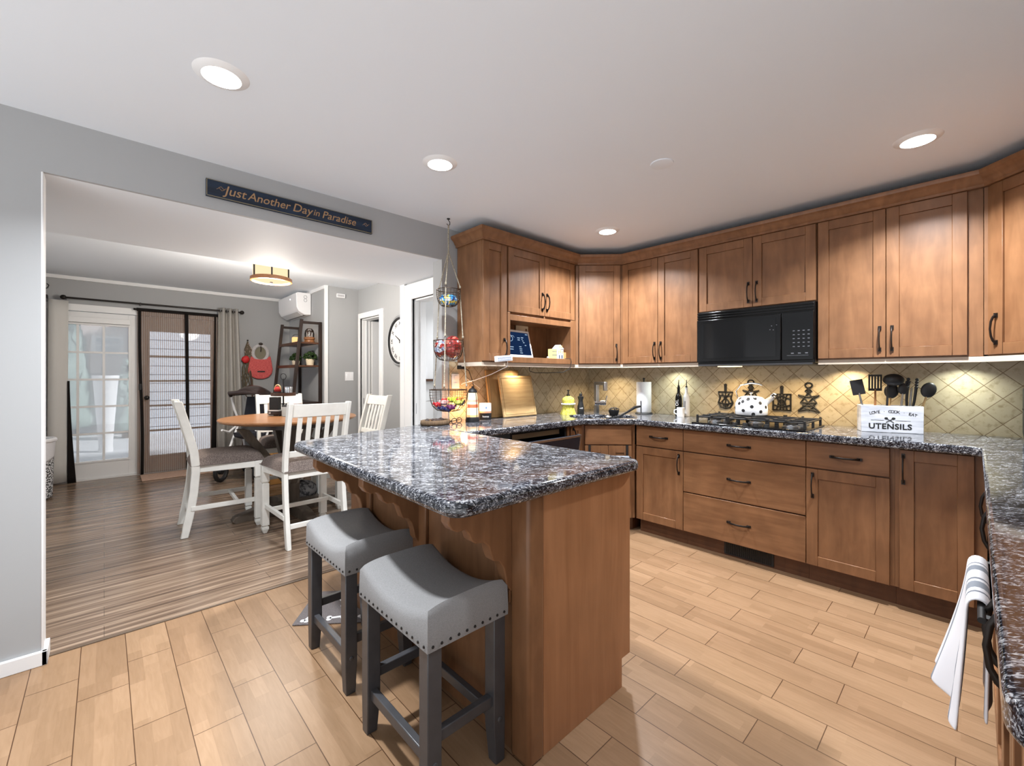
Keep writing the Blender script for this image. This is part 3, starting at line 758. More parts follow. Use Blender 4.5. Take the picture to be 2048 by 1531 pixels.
m.box(.41, .425, .002, .016, 1.735, 1.752)
m.build('niche_frame', MAPLE, t, bev=.002)
t = upper('diagonal upper corner cabinet with a single door above the sink', [(3.115, 2.477), (3.415, 2.177), (XS-.009, 2.177), (XS-.009, YW-.009), (3.115, YW-.009)], cz0, cz1, (3.4, 2.5, cz0))
M = frame((3.125, 2.467, 0), (1, -1, 0), (-1, -1, 0)); w = .392
shaker(t, M, .012, w-.008, ZB, ZT, (w-.045, 1.47, .128, True))
def stove_upper(y0, y1, z0, label, hz, fill=0):
    t = upper(label, [(XU+.02, y0), (XU+.02, y1), (XS-.009, y1), (XS-.009, y0)], z0-.008, cz1, (3.55, (y0+y1)/2, z0))
    M = frame((XU+.02, y1, 0), (0, -1, 0), (-1, 0, 0)); w = y1-y0-fill
    a = .004
    shaker(t, M, a, (a+w)/2, z0, ZT, ((a+w)/2-.028, hz, .128, True)); shaker(t, M, (a+w)/2, w-.003, z0, ZT, ((a+w)/2+.028, hz, .128, True))
    return t
stove_upper(1.486, 2.176, ZB, 'double door upper cabinet between the corner and the microwave', 1.47)
stove_upper(.710, 1.485, 1.755, 'short double door upper cabinet above the black microwave', 1.86)
stove_upper(-.030, .709, ZB, 'tall double door upper cabinet to the right of the microwave', 1.48, .055)
YC = -.045
t = upper('diagonal upper corner cabinet cut off by the right edge of the photo', [(XU+.02, YC), (XS-.009, YC), (XS-.009, YR+.009), (3.115, YR+.009), (3.115, YC-.30)], cz0, cz1, (3.45, -.3, cz0))
M = frame((XU+.01, YC-.01, 0), (-1, -1, 0), (-1, 1, 0))
shaker(t, M, .016, .39, ZB, ZT, (.046, 1.50, .14, True))
MB(M).box(-.004, .014, -.006, .012, ZB, ZT).build('filler_strip', MAPLE, t)
MB().box(XU+.003, XU+.02, -.066, -.0315, ZB, ZT).build('filler_strip', MAPLE, t)
t = upper('upper cabinet on the right wall outside the frame', [(2.5, YR+.009), (3.114, YR+.009), (3.114, YC-.30), (2.5, YC-.30)], cz0, cz1, (2.8, -.5, cz0))
# crown and light rail
path = [(2.016, YW-.009), (2.016, YU), (3.107, YU), (XU, 2.169), (XU, YC+.008), (3.107, YC-.28), (2.5, YC-.28)]
path = [(x, y) for x, y in path][::-1]
CP = [(-.012, 2.256), (.014, 2.256), (.014, 2.270), (.022, 2.276), (.030, 2.292), (.046, 2.308), (.056, 2.314), (.060, 2.324), (.060, 2.336), (-.012, 2.336)]
def flip(p, o): return [(-a, b) for a, b in p]
tag(MB().sweep(path[::-1], CP).build('crown_moulding', MAPLE, ang=30), 'stained crown moulding running along the top of all upper cabinets', 'moulding')
RAILM = plain('pale_light_rail', srgb(200, 186, 170), .5)
p2 = [(2.03, YW-.02), (2.03, YU+.03), (3.12, YU+.03), (XU+.03, 2.18), (XU+.03, 1.49)]
tag(MB().sweep(p2, [(0, 1.332), (.014, 1.332), (.014, 1.361), (0, 1.361)]).build('light_rail', RAILM), 'pale light rail under the upper cabinets left of the microwave', 'moulding', 'light rails')
p3 = [(XU+.03, .705), (XU+.03, YC+.02), (3.13, YC-.26), (2.5, YC-.26)]
tag(MB().sweep(p3, [(0, 1.332), (.014, 1.332), (.014, 1.361), (0, 1.361)]).build('light_rail', RAILM), 'pale light rail under the upper cabinets right of the microwave', 'moulding', 'light rails')
# under cabinet pucks
WARM = (1, .80, .52)
def puck(x, y, z, w, label, col=WARM):
    t = thing('puck_light', label, 'under-cabinet light', (x, y, z), 'under-cabinet lights')
    MB().lathe((x, y, z), [(0, 0), (.035, 0), (.032, -.014), (0, -.014)][::-1], 24).build('housing', STEEL, t)
    MB().lathe((x, y, z-.0145), [(0, 0), (.024, 0)], 20).build('lens', emis('puck_lens', col+(1,), 6), t)
    area('lamp', (x, y, z-.02), w, .05, col, parent=t)
puck(3.50, 2.40, 1.360, 3.2, 'warm puck light under the corner cabinet over the sink')
puck(2.55, 2.66, 1.360, 1.2, 'warm puck light under the niche cabinet', (1, .86, .66))
puck(3.60, 1.80, 1.360, 1.6, 'cool puck light under the cabinet left of the microwave', (.92, 1, .88))
puck(3.60, .58, 1.360, 2.6, 'warm puck light just right of the microwave')
puck(3.60, .05, 1.360, 1.6, 'cool puck light under the right double door cabinet', (.92, 1, .90))

# ---- right run of base cabinets (seen edge-on past the towel)
YRF = -.065
def right_unit(x0, x1, label, doors, pulls, drawer=None):
    t = thing('base_cabinet', label, 'cabinet', ((x0+x1)/2, -.35, 0), 'base cabinets')
    MB().box(x0, x1, YR+.01, YRF, .115, .868).build('carcass', MAPLE, t)
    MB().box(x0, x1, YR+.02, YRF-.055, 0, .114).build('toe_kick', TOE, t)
    M = frame((x1, YRF, 0), (-1, 0, 0), (0, 1, 0))
    for (a, b), p in zip(doors, pulls):
        shaker(t, M, a, b, DB, D1-.004 if drawer else DT, p)
    if drawer: slab(t, M, drawer[0], drawer[1], D1+.004, DT)
    return t
right_unit(1.98, 3.10, 'right hand base cabinet deep in the inner corner', [(.60, 1.12)], [(.66, .76, .128, True)])
right_unit(1.215, 1.978, 'right hand double door base cabinet carrying the towel bar', [(0, .38), (.38, .763)], [(.06, .80, .128, True), (.725, .765, .14, True)])
right_unit(.70, 1.213, 'nearest right hand base cabinet below the worktop corner', [(0, .513)], [(.04, .765, .14, True)])

# ================================================================== APPLIANCES
mw = thing('microwave', 'black over-the-range microwave below the short upper cabinet', 'microwave', (3.5, 1.09, 1.345))
y0, y1 = .712, 1.473
MB().box(3.36, XS-.012, y0, y1, 1.345, 1.745).build('body', BLACK, mw, bev=.004)
m = MB()
for k in range(3): m.box(3.338, 3.36, y0+.004, y1-.004, 1.690+k*.018, 1.700+k*.018)
m.build('vent_grille', BLACK, mw, bev=.002)
MB().box(3.335, 3.36, .90, y1-.002, 1.362, 1.682).build('door', BLACK, mw, bev=.005)
MB().box(3.333, 3.336, .93, y1-.04, 1.392, 1.655).build('door_window', BLKG, mw)
MB().box(3.337, 3.36, y0+.002, .897, 1.362, 1.682).build('control_panel', BLACK, mw, bev=.004)
KEY = plain('grey_key_print', srgb(96, 98, 104), .5)
m = MB()
for i in range(4):
    for j in range(5): m.box(3.3362, 3.3372, .735+i*.028, .735+i*.028+.012, 1.45+j*.026, 1.455+j*.026)
for i in range(3): m.box(3.3362, 3.3372, .745+i*.04, .745+i*.04+.016, 1.405, 1.412)
m.box(3.3362, 3.3372, .742, .865, 1.393, 1.395)
for p in ((.955, 1.60), (.925, 1.605), (.965, 1.575), (.945, 1.572)): m.box(3.3322, 3.3332, p[0]-.003, p[0]+.003, p[1]-.002, p[1]+.002)
m.build('keypad', KEY, mw)
MB().box(3.342, 3.70, y0+.01, y1-.01, 1.333, 1.346).build('bottom_plate', plain('dark_grey_metal', srgb(70, 70, 72), .4, .6), mw)
MB().box(3.45, 3.56, 1.22, 1.36, 1.328, 1.334).build('hood_lamp_lens', emis('hood_lens', (1, .78, .45, 1), 4), mw)
area('lamp', (3.52, 1.29, 1.326), 2.2, .08, (1, .72, .38), parent=mw)
area('lamp', (3.52, .86, 1.326), 2.0, .08, (1, .72, .38), parent=mw)

ck = thing('gas_cooktop', 'black five burner gas cooktop set into the granite worktop', 'cooktop', (3.36, 1.06, .914))
cx0, cx1, cy0, cy1 = 3.115, 3.60, .705, 1.415
MB().box(cx0, cx1, cy0, cy1, .914, .924).build('glass_top', BLACK, ck, bev=.004)
for k, (a, b) in enumerate(((cy0+.02, .93), (.94, 1.18), (1.19, cy1-.02))):
    m = MB(); r = .0065; z = .962; xa, xb = cx0+.06, cx1-.03
    m.tube([(xa, a, z), (xb, a, z), (xb, b, z), (xa, b, z)], r, 6, True, sq=(1, 1.2))
    for x in (xa, (xa+xb)/2, xb):
        for y in (a, b): m.box(x-.007, x+.007, y-.007, y+.007, .924, z)
    ym = (a+b)/2
    m.box(xa, xb, ym-.005, ym+.005, z-.006, z+.010)
    for x in (xa+.09, (xa+xb)/2, xb-.09): m.box(x-.005, x+.005, a, b, z-.006, z+.010)
    for x in (xa, xb):
        for y in (a, b, ym): m.box(x-.009, x+.009, y-.006, y+.006, z, z+.014)
    m.build('grate', IRON, ck, bev=.0015)
for x, y in ((3.26, .82), (3.48, .82), (3.36, 1.06), (3.26, 1.30), (3.48, 1.30)):
    b_ = MB().lathe((x, y, .924), [(.05, 0), (.05, .006), (.036, .010), (.036, .018), (.0, .018)], 24).build('burner', STEEL, ck)
    MB().lathe((x, y, .942), [(.038, 0), (.038, .007), (.0, .009)], 24).build('burner_cap', IRON, b_)
for k in range(5):
    y = .93+k*.065
    MB().lathe((3.145, y, .924), [(.017, 0), (.015, .018), (0, .018)], 18).build('knob', BLKM, ck)

kt = thing('tea_kettle', 'white enamel kettle with black polka dots on the cooktop', 'kettle', (3.46, 1.125, .974))
kc = (3.46, 1.125, .974)
KP = [(0, 0), (.100, 0), (.106, .006), (.107, .05), (.103, .085), (.092, .112), (.072, .130), (.045, .138), (0, .140)]
MB().lathe(kc, KP, 40).build('body', WHITEG, kt, ang=60)
m = MB()
for th, z in ((200, .065), (170, .035), (232, .03), (150, .085), (232, .092), (185, .118), (215, .125), (120, .05), (258, .062), (140, .122), (205, .012), (165, .1)):
    # disc wrapped on the body surface
    th = R(th); rr = .012
    def surf(z):
        for (r0, a), (r1, b) in zip(KP[1:], KP[2:]):
            if a <= z <= b: return r0+(r1-r0)*(z-a)/(b-a) if b > a else r1
        return .1
    ring = []
    for k in range(14):
        a = 2*PI*k/14; zz = min(max(z+rr*math.sin(a), .003), .139); rs = surf(zz)+.0012; t_ = th+rr*math.cos(a)/max(surf(z), .03)
        ring.append((kc[0]+rs*math.cos(t_), kc[1]+rs*math.sin(t_), kc[2]+zz))
    rs = surf(z)+.0022
    m.add([(kc[0]+rs*math.cos(th), kc[1]+rs*math.sin(th), kc[2]+z)]+ring, [(0, 1+k, 1+(k+1) % 14) for k in range(14)])
m.build('polka_dots', BLKM, kt)
dv = V((.25, -.97, 0)).normalized()
m = MB(); c = V(kc)
m.tube([c+dv*.085+V((0,0,.085)), c+dv*.115+V((0,0,.112)), c+dv*.135+V((0,0,.128))], [.024, .019, .016], 14)
m.build('spout', WHITEG, kt)
MB().sph(c+dv*.137+V((0,0,.131)), .017, (1, 1, .8)).tube([c+dv*.12+V((0,0,.14)), c+dv*.14+V((0,0,.158)), c+dv*.155+V((0,0,.15))], .004).build('spout_cap', CHROME, kt)
MB().tube([c-dv*.085+V((0,0,.12)), c-dv*.10+V((0,0,.17)), c-dv*.07+V((0,0,.215)), c+dv*.0+V((0,0,.232)), c+dv*.05+V((0,0,.225)), c+dv*.07+V((0,0,.215))], [.004, .004, .005, .006, .006, .004], 8).build('handle', CHROME, kt)
MB().lathe((kc[0], kc[1], kc[2]+.139), [(.006, 0), (.006, .014), (.014, .018), (.016, .026), (0, .032)], 16).build('lid_knob', CHROME, kt)

# cast iron trivets hung on the tile
def trivet(y, label, w, h, kind, zc=1.08):
    t = thing('iron_trivet', label, 'wall ornament', (XS-.012, y, zc), 'iron trivets above the cooktop')
    M = frame((XS-.0135, y, zc), (0, -1, 0), (-1, 0, 0)); m = MB(M)
    T = lambda pts, r=.006, cl=False: m.tube([(a, 0, b) for a, b in pts], r, 6, cl)
    if kind == 'paddle':
        T([(-w, h), (w, h), (w*.75, .2*h), (w, -.4*h), (w*.6, -h), (0, -1.15*h), (-w*.6, -h), (-w, -.4*h), (-w*.75, .2*h)], .007, True)
        T([(-w*.5, h*.8), (-w*.1, .2*h), (-w*.5, -.3*h), (-w*.2, -.9*h)]); T([(w*.5, h*.8), (w*.1, .2*h), (w*.5, -.3*h), (w*.2, -.9*h)])
        T([(-w, -.4*h), (0, -.6*h), (w, -.4*h)]); T([(0, h), (0, -1.1*h)], .005); T([(-w*.8, .5*h), (w*.8, .5*h)], .005)
        hm = [(0, h), (0, 1.9*h)]
    elif kind == 'square':
        T([(-w, h), (w, h), (w, -h), (-w, -h)], .008, True)
        for k in (-.6, -.2, .2, .6): T([(w*k, h), (w*k*.6, 0), (w*k, -h)], .0055)
        T([(-w, .4*h), (0, .75*h), (w, .4*h)]); T([(-w, -.35*h), (0, -.6*h), (w, -.35*h)])
        T([(.35*w*math.cos(a*PI/5), .35*h*math.sin(a*PI/5)) for a in range(10)], .006, True)
        hm = [(0, h), (0, 1.85*h)]
    else:
        for a in (-1, 1):
            T([(a*w, .75*h), (a*.45*w, .45*h), (a*.75*w, 0), (a*.4*w, -.3*h), (a*w, -.9*h)], .0065)
            T([(0, h), (a*.4*w, .45*h), (0, 0), (a*.45*w, -.45*h), (0, -.8*h)]); T([(a*w, .75*h), (0, .55*h)]); T([(a*w, -.9*h), (0, -.65*h)])
        T([(-.75*w, 0), (.75*w, 0)]); T([(-.6*w, -.3*h), (.6*w, -.3*h)])
        hm = [(0, h), (0, 1.5*h)]
    m.build('openwork_plate', IRON, t)
    m = MB(M); m.tube([(hm[0][0], 0, hm[0][1]), (hm[1][0], 0, hm[1][1])], [.008, .009], 8, sq=(1.3, .6))
    b = hm[1][1]
    if kind in ('star', 'grape'):
        m.tube([(.022*math.cos(a*PI/5), 0, b+.018+.018*math.sin(a*PI/5)) for a in range(10)], .006, 6, True)
        for a in (-1, 1): m.tube([(0, 0, b), (a*.02, 0, b-.025), (0, 0, b-.045)], .005, 6)
    else: m.sph((0, 0, b), .013, (1, .5, 1))
    m.build('hanging_handle', IRON, t)
trivet(1.40, 'black iron trivet left of the kettle with oval scrollwork', .056, .062, 'paddle', 1.065)
trivet(1.21, 'black iron trivet hanging half hidden behind the polka dot kettle', .058, .06, 'star', 1.10)
trivet(.995, 'square black iron trivet right of the kettle', .058, .060, 'square', 1.062)
trivet(.825, 'rightmost black iron trivet with leafy star scrollwork', .064, .072, 'grape', 1.065)

# ================================================================== COUNTER OBJECTS
ZC = .9145
bo = thing('oil_bottle', 'black oil bottle with pourer left of the cooktop', 'bottle', (3.60, 1.745, ZC))
BP = [(0, 0), (.026, 0), (.028, .006), (.028, .15), (.024, .175), (.012, .20), (.011, .235), (.013, .237), (.013, .245), (0, .245)]
MB().lathe((3.60, 1.745, ZC), BP, 24).build('glass_body', BLACK, bo)
MB().cyl((3.60, 1.745, ZC+.245), (3.60, 1.745, ZC+.262), .009, n=10).tube([(3.60, 1.745, ZC+.26), (3.60, 1.745, ZC+.285), (3.597, 1.742, ZC+.31)], [.004, .0035, .0025], 8).build('pourer', BLKM, bo)
text(bo, 'lettering', 'OIL', .036, WHITEP, textM((3.60-.0284, 1.745, ZC+.115), (0, -1, 0), (0, 0, 1)) @ Mx.Rotation(R(90), 4, 'Z'))
bo = thing('vinegar_bottle', 'white bottle with pourer right behind the small mug', 'bottle', (3.63, 1.69, ZC))
MB().lathe((3.63, 1.69, ZC), BP, 24).build('glass_body', WHITEG, bo)
MB().cyl((3.63, 1.69, ZC+.245), (3.63, 1.69, ZC+.258), .008, n=10).tube([(3.63, 1.69, ZC+.256), (3.63, 1.69, ZC+.285), (3.627, 1.687, ZC+.31)], [.004, .0035, .0025], 8).build('pourer', BLKM, bo)
MB().box(3.6005, 3.6025, 1.685, 1.695, ZC+.06, ZC+.13).build('grey_print', plain('grey_print', srgb(150, 150, 155), .5), bo)
mg = thing('small_mug', 'small white espresso mug in front of the two bottles', 'mug', (3.545, 1.70, ZC))
MB().lathe((3.545, 1.70, ZC), [(0, 0), (.03, 0), (.031, .004), (.031, .078), (.028, .078), (.028, .008), (0, .008)], 24).build('cup', WHITEG, mg)
MB().tube([(3.53+.0, 1.70+.028, ZC+.062), (3.525, 1.70+.046, ZC+.055), (3.525, 1.70+.048, ZC+.03), (3.53, 1.70+.028, ZC+.02)], .004).build('handle', WHITEG, mg)
pt = thing('paper_towel_holder', 'white paper towel roll on a black stand left of the bottles', 'paper towel holder', (3.60, 2.075, ZC))
c = (3.60, 2.075, ZC)
MB().lathe(c, [(0, 0), (.075, 0), (.078, .004), (.07, .012), (0, .012)], 28).cyl((c[0], c[1], ZC), (c[0], c[1], ZC+.315), .006, n=10).sph((c[0], c[1], ZC+.318), .010).build('stand', BLKM, pt)
MB().lathe((c[0], c[1], ZC+.014), [(.02, 0), (.064, 0), (.066, .003), (.066, .272), (.064, .275), (.02, .275), (.02, 0)], 32).build('roll', TERRY, pt)
MB().tube([(c[0]-.07, c[1]-.012, ZC), (c[0]-.072, c[1]-.012, ZC+.12)], .004).build('tension_arm', BLKM, pt)

sp = thing('soap_dispenser', 'soap bottle wearing a yellow crochet dress by the sink', 'soap dispenser', (3.05, 2.51, ZC))
c = (3.05, 2.51, ZC)
YEL = fabric('yellow_crochet', srgb(186, 178, 60), srgb(214, 208, 118), (140, 140, 140), bump=.8)
pr = [(.0, .165), (.02, .163), (.05, .145), (.058, .12), (.048, .095), (.062, .085), (.05, .08), (.054, .05), (.068, .0)]
m = MB(); m.lathe(c, pr[::-1], 36)
for v in m.bm.verts:
    a = math.atan2(v.co.y-c[1], v.co.x-c[0]); h = (v.co.z-c[2])
    if h < .09: k = 1+.10*math.sin(a*9)*(1-h/.1); v.co.x = c[0]+(v.co.x-c[0])*k; v.co.y = c[1]+(v.co.y-c[1])*k
m.build('crochet_dress', YEL, sp, ang=180)
m = MB()
for k in range(22):
    a = 2*PI*k/22; m.sph((c[0]+.058*math.cos(a), c[1]+.058*math.sin(a), ZC+.092), .008, n=8, m=6)
m.build('white_trim', TERRY, sp)
MB().lathe((c[0], c[1], ZC+.163), [(0, 0), (.016, 0), (.016, .012), (.006, .016), (.005, .045), (.012, .046), (.012, .054), (0, .056)], 16).tube([(c[0], c[1], ZC+.214), (c[0]-.03, c[1]-.03, ZC+.212)], .0045).build('pump', BLKM, sp)
pm = thing('pepper_mill', 'tall black pepper mill next to the faucet', 'pepper mill', (3.14, 2.44, ZC))
MB().lathe((3.14, 2.44, ZC), [(0, 0), (.03, 0), (.032, .005), (.030, .06), (.022, .10), (.020, .125), (.027, .150), (.027, .158), (.014, .162), (.016, .172), (.012, .185), (0, .19)], 24).build('body', BLKM, pm)
MB().lathe((3.14, 2.44, ZC+.188), [(.006, 0), (.008, .008), (.0, .016)], 12).build('top_nut', CHROME, pm)
text(pm, 'lettering', 'mill', .02, WHITEP, textM((3.14-.020, 2.44-.022, ZC+.055), (.72, -.69, 0), (0, 0, 1)))
st = thing('sink_strainer', 'black strainer basket on the rim behind the sink', 'strainer', (3.25, 2.18, ZC))
m = MB(); c = V((3.26, 2.17, ZC))
m.lathe(c, [(0, 0), (.035, 0), (.045, .03), (.047, .045), (.042, .045), (.03, .008), (0, .008)], 16)
m.build('basket', BLKM, st)
m = MB()
for k in range(5): a = k*1.3; m.tube([c+V((.03*math.cos(a), .03*math.sin(a), .03)), c+V((.045*math.cos(a), .045*math.sin(a), .055)), c+V((.02*math.cos(a+1), .02*math.sin(a+1), .065))], .005)
m.build('prongs', BLKM, st)
pn2 = thing('ladle', 'dark serving spoon lying across the sink edge', 'spoon', (3.10, 2.03, ZC))
MB().tube([(3.02, 2.02, ZC+.006), (3.07, 1.99, ZC+.012), (3.14, 1.955, ZC+.05), (3.20, 1.925, ZC+.085), (3.24, 1.90, ZC+.092)], [.005, .006, .006, .008, .006], 8, sq=(1.5, .7)).build('handle', BLKM, pn2)
MB().sph((2.985, 2.04, ZC+.012), .032, (1, .8, .35)).build('bowl', STEEL, pn2)

def leaning_board(x0, x1, yb, h, th, tilt, mat, label, roll=0):
    t = thing('cutting_board', label, 'cutting board', ((x0+x1)/2, yb, ZC), 'cutting boards')
    M = Mx.Translation(((x0+x1)/2, yb, ZC)) @ Mx.Rotation(R(-tilt), 4, 'X') @ Mx.Rotation(R(roll), 4, 'Y')
    w = (x1-x0)/2
    MB(M).box(-w, w, 0, th, .003, h).build('board', mat, t, bev=.008, seg=3)
    m = MB(M); g = .022
    m.tube([(-w+g, -.0005, .003+g), (w-g, -.0005, .003+g), (w-g, -.0005, h-g), (-w+g, -.0005, h-g)], .0022, 6, True)
    m.build('juice_groove', BOARD2, t)
leaning_board(2.385, 2.775, 2.633, .355, .02, 12, BOARD, 'light bamboo cutting board leaning in front against the tile')
leaning_board(2.285, 2.66, 2.69, .40, .02, 9, BOARD2, 'darker cutting board leaning behind the light bamboo one')

lh = thing('lighthouse_lantern', 'glowing red and white lighthouse shaped lantern on the worktop', 'lantern', (2.03, 2.60, ZC))
c = (2.03, 2.60, ZC)
MB().lathe(c, [(0, 0), (.052, 0), (.054, .006), (.05, .032), (.044, .036), (0, .036)], 28).build('base', BLKM, lh)
CREAM = (1, .86, .58, 1); RED = (1, .16, .07, 1)
LHM = banded('lit_lighthouse_stripes', 'z', [(.0, CREAM), (.036, (1, .55, .22, 1)), (.05, CREAM), (.105, RED), (.13, CREAM), (.148, (1, .42, .30, 1)), (.165, CREAM), (.24, CREAM)], .4, emit=.6)
MB().lathe(c, [(.043, .036), (.041, .12), (.037, .17), (.033, .22), (.03, .222)], 28).build('tower', LHM, lh)
MB().lathe(c, [(.036, .218), (.036, .224), (.03, .24), (.014, .252), (.008, .254), (.009, .262), (0, .268)], 24).build('cap', BLKM, lh)
m = MB()
for k in range(3):
    a = k*2*PI/3+.6; m.tube([(c[0]+.048*math.cos(a), c[1]+.048*math.sin(a), ZC+.03), (c[0]+.046*math.cos(a), c[1]+.046*math.sin(a), ZC+.12), (c[0]+.036*math.cos(a), c[1]+.036*math.sin(a), ZC+.222)], .0025)
m.build('cage_wires', BLKM, lh)
point('flame', (c[0]+.01, c[1]+.095, ZC+.13), 3.6, .04, (1, .52, .22), lh)
cd = thing('candle_jar', 'black and white candle jar beside the lighthouse lantern', 'candle', (2.205, 2.66, ZC))
c = (2.205, 2.66, ZC)
MB().lathe(c, [(0, 0), (.046, 0), (.048, .004), (.048, .128), (.044, .13), (.044, .10), (0, .10)], 28).build('jar', banded('candle_bands', 'z', [(0, (.012, .012, .014, 1)), (.052, srgb(216, 160, 128)), (.066, srgb(236, 232, 228)), (.14, (1, 1, 1, 1))], .3), cd)
text(cd, 'lettering', 'home', .022, WHITEP, textM((2.205-.0285, 2.66-.0395, ZC+.026), (.81, -.585, 0), (0, 0, 1)))
MB().sph((2.205-.024, 2.66-.0415, ZC+.095), .008, (1, .3, 1)).build('blue_motif', plain('blue_print', srgb(90, 140, 200), .5), cd)

ws = thing('bark_tray', 'bark edged wood slice tray of dried pods on the granite bar', 'tray', (1.70, 2.60, ZC))
c = (1.70, 2.60, ZC)
BARK = wood('rough_bark', srgb(74, 56, 40), srgb(112, 90, 66), (30, 30, 5), .9)
m = MB(); m.lathe(c, [(0, 0), (.105, 0), (.112, .012), (.11, .034), (.098, .036), (.095, .022), (0, .022)], 40, sy=.72)
for v in m.bm.verts: v.co.x += random.uniform(-.0025, .0025); v.co.y += random.uniform(-.0025, .0025)
m.build('bark_rim', BARK, ws, ang=180)
MB().lathe((c[0], c[1], c[2]+.0225), [(0, .001), (.094, .001), (.094, 0)], 36, sy=.72).build('wood_face', wood('pale_slice', srgb(196, 140, 84), srgb(220, 172, 116), (10, 10, 4), .5), ws)
POD = plain('dark_dried_pod', srgb(46, 32, 26), .7)
for k in range(9):
    a = k*2.4; r = .022+.06*((k*37 % 10)/10)
    tag(MB().sph((0, 0, 0), .012+.004*((k*7) % 3)/2, (1.2, .85, .75), 10, 7, .08).build('dried_pod', POD), 'small dark dried pod lying on the bark edged tray', 'dried pod', 'dried pods on the bark tray').location = (c[0]+r*math.cos(a), c[1]+.7*r*math.sin(a), ZC+.0335)
gl = thing('eyeglasses', 'folded dark rimmed eyeglasses beside the bark tray', 'glasses', (1.86, 2.58, ZC))
for k in (-1, 1):
    m = MB(); m.tube([(1.865+k*.030+.024*math.cos(a*PI/6), 2.575+k*.012, ZC+.020+.019*math.sin(a*PI/6)) for a in range(12)], .0028, 6, True); m.build('rim', BLKM, gl)
    MB().tube([(1.865+k*.054, 2.578+k*.02, ZC+.024), (1.84+k*.03, 2.66, ZC+.006), (1.79+k*.02, 2.63, ZC+.004)], .0025, 6).build('temple', BLKM, gl)
MB().tube([(1.859, 2.573, ZC+.024), (1.865, 2.575, ZC+.028), (1.871, 2.577, ZC+.024)], .002, 6).build('bridge', BLKM, gl)

# utensil caddy
ud = V((3.524-3.433, .208-.485, 0)).normalized(); un = V((-ud.y*-1*-1, 0, 0))
un = V((0, 0, 1)).cross(ud)           # points away from the viewer (into the counter)
if un.x < 0: un = -un
UB = V((3.425, .485, ZC)); UW, UD, UH = .292, .12, .162
Mu = Mx.Identity(4)
for i in range(3): Mu[i][0] = ud[i]; Mu[i][1] = un[i]; Mu[i][2] = (0, 0, 1)[i]; Mu[i][3] = UB[i]
ub = thing('utensil_caddy', 'white washed wooden box lettered UTENSILS holding black cooking tools', 'utensil holder', tuple(UB))
WASH = wood('white_washed_boards', srgb(176, 180, 190), srgb(222, 224, 230), (3, 3, 26), .6, blot=.12)
m = MB(Mu); t_ = .012
m.box(0, UW, 0, t_, 0, UH); m.box(0, UW, UD-t_, UD, 0, UH); m.box(0, t_, t_, UD-t_, 0, UH); m.box(UW-t_, UW, t_, UD-t_, 0, UH); m.box(t_, UW-t_, t_, UD-t_, 0, t_)
m.build('box', WASH, ub, bev=.002)
uM = lambda x, z: textM(Mu @ V((x, -.0008, z)), ud, (0, 0, 1))
INK = plain('black_ink', srgb(22, 22, 24), .6)
text(ub, 'lettering', 'UTENSILS', .046, INK, uM(UW*.47, .036), off=.0012, space=1.05)
# arched LOVE - COOK - EAT
for k, ch in enumerate('LOVE \u00b7 COOK \u00b7 EAT'):
    if ch == ' ': continue
    q_ = (k-7)/7
    text(ub, 'lettering', ch, .024, INK, uM(UW*.47+q_*.092, .127-.012*q_*q_) @ Mx.Rotation(-q_*.22, 4, 'Z'))
m = MB(Mu)
for s in (-1, 1):
    m.tube([(UW*.47-s*.018, -.001, .062), (UW*.47+s*.012, -.001, .082)], .002, 6)
    m.sph((UW*.47+s*.017, -.001, .086), .009, (1, .15, .8), 10, 6)
m.box(UW*.16, UW*.38, -.0012, 0, .073, .0745); m.box(UW*.56, UW*.8, -.0012, 0, .073, .0745)
m.build('crossed_spoons_motif', INK, ub)
NYL = plain('black_nylon', srgb(26, 26, 29), .4)
def utensil(name, label, x, lean, h, head, mat=NYL, hmat=None, dy=.06, leany=0):
    b = Mu @ V((x, dy, .016)); tp = Mu @ V((x+lean, dy+leany, h))
    t = thing(name, label, 'cooking utensil', tuple(b), 'tools in the utensil box')
    ax = (tp-b).normalized(); rt = ud
    nrm = ax.cross(rt).normalized(); rt = nrm.cross(ax).normalized()
    M = Mx.Identity(4)
    for i in range(3): M[i][0] = rt[i]; M[i][1] = nrm[i]; M[i][2] = ax[i]; M[i][3] = b[i]
    L = (tp-b).length
    MB(M).tube([(0, 0, 0), (0, 0, L*.7), (0, 0, L)], [.007, .006, .005], 8).build('handle', hmat or mat, t)
    m = MB(M)
    if head == 'spatula': m.box(-.033, .033, -.002, .002, L-.01, L+.085); m.build('head', mat, t, bev=.004)
    elif head == 'slotted':
        for k in range(5): m.box(-.034+k*.0145, -.034+k*.0145+.009, -.002, .002, L, L+.085)
        m.box(-.034, .033, -.002, .002, L-.01, L+.005); m.box(-.034, .033, -.002, .002, L+.08, L+.092); m.build('head', mat, t, bev=.001)
    elif head == 'spoon': m.sph((0, 0, L+.035), .042, (.86, .28, 1.1), 18, 10); m.build('head', mat, t)
    elif head == 'ladle': m.sph((.02, -.02, L+.02), .05, (1.05, .6, .75), 18, 10); m.build('head', mat, t)
    elif head == 'claw':
        m.sph((0, 0, L+.03), .032, (.8, .3, 1.1), 14, 8)
        for k in range(4): m.tube([(-.022+k*.015, 0, L+.05), (-.026+k*.017, -.012, L+.078)], .004, 6)
        m.build('head', mat, t)
    elif head == 'tongs':
        for s in (-1, 1):
            m.tube([(s*.004, 0, L*.2), (s*.018, 0, L*.7), (s*.02, 0, L)], [.006, .007, .008], 6)
            for k in range(4): m.sph((s*.02, -.003, L+.004+k*.016), .0095, (1, .6, 1.0), 8, 6)
        m.build('head', mat, t)
    return t
utensil('spatula', 'black flat spatula at the left end of the utensil box', .045, -.045, .235, 'spatula', hmat=STEEL)
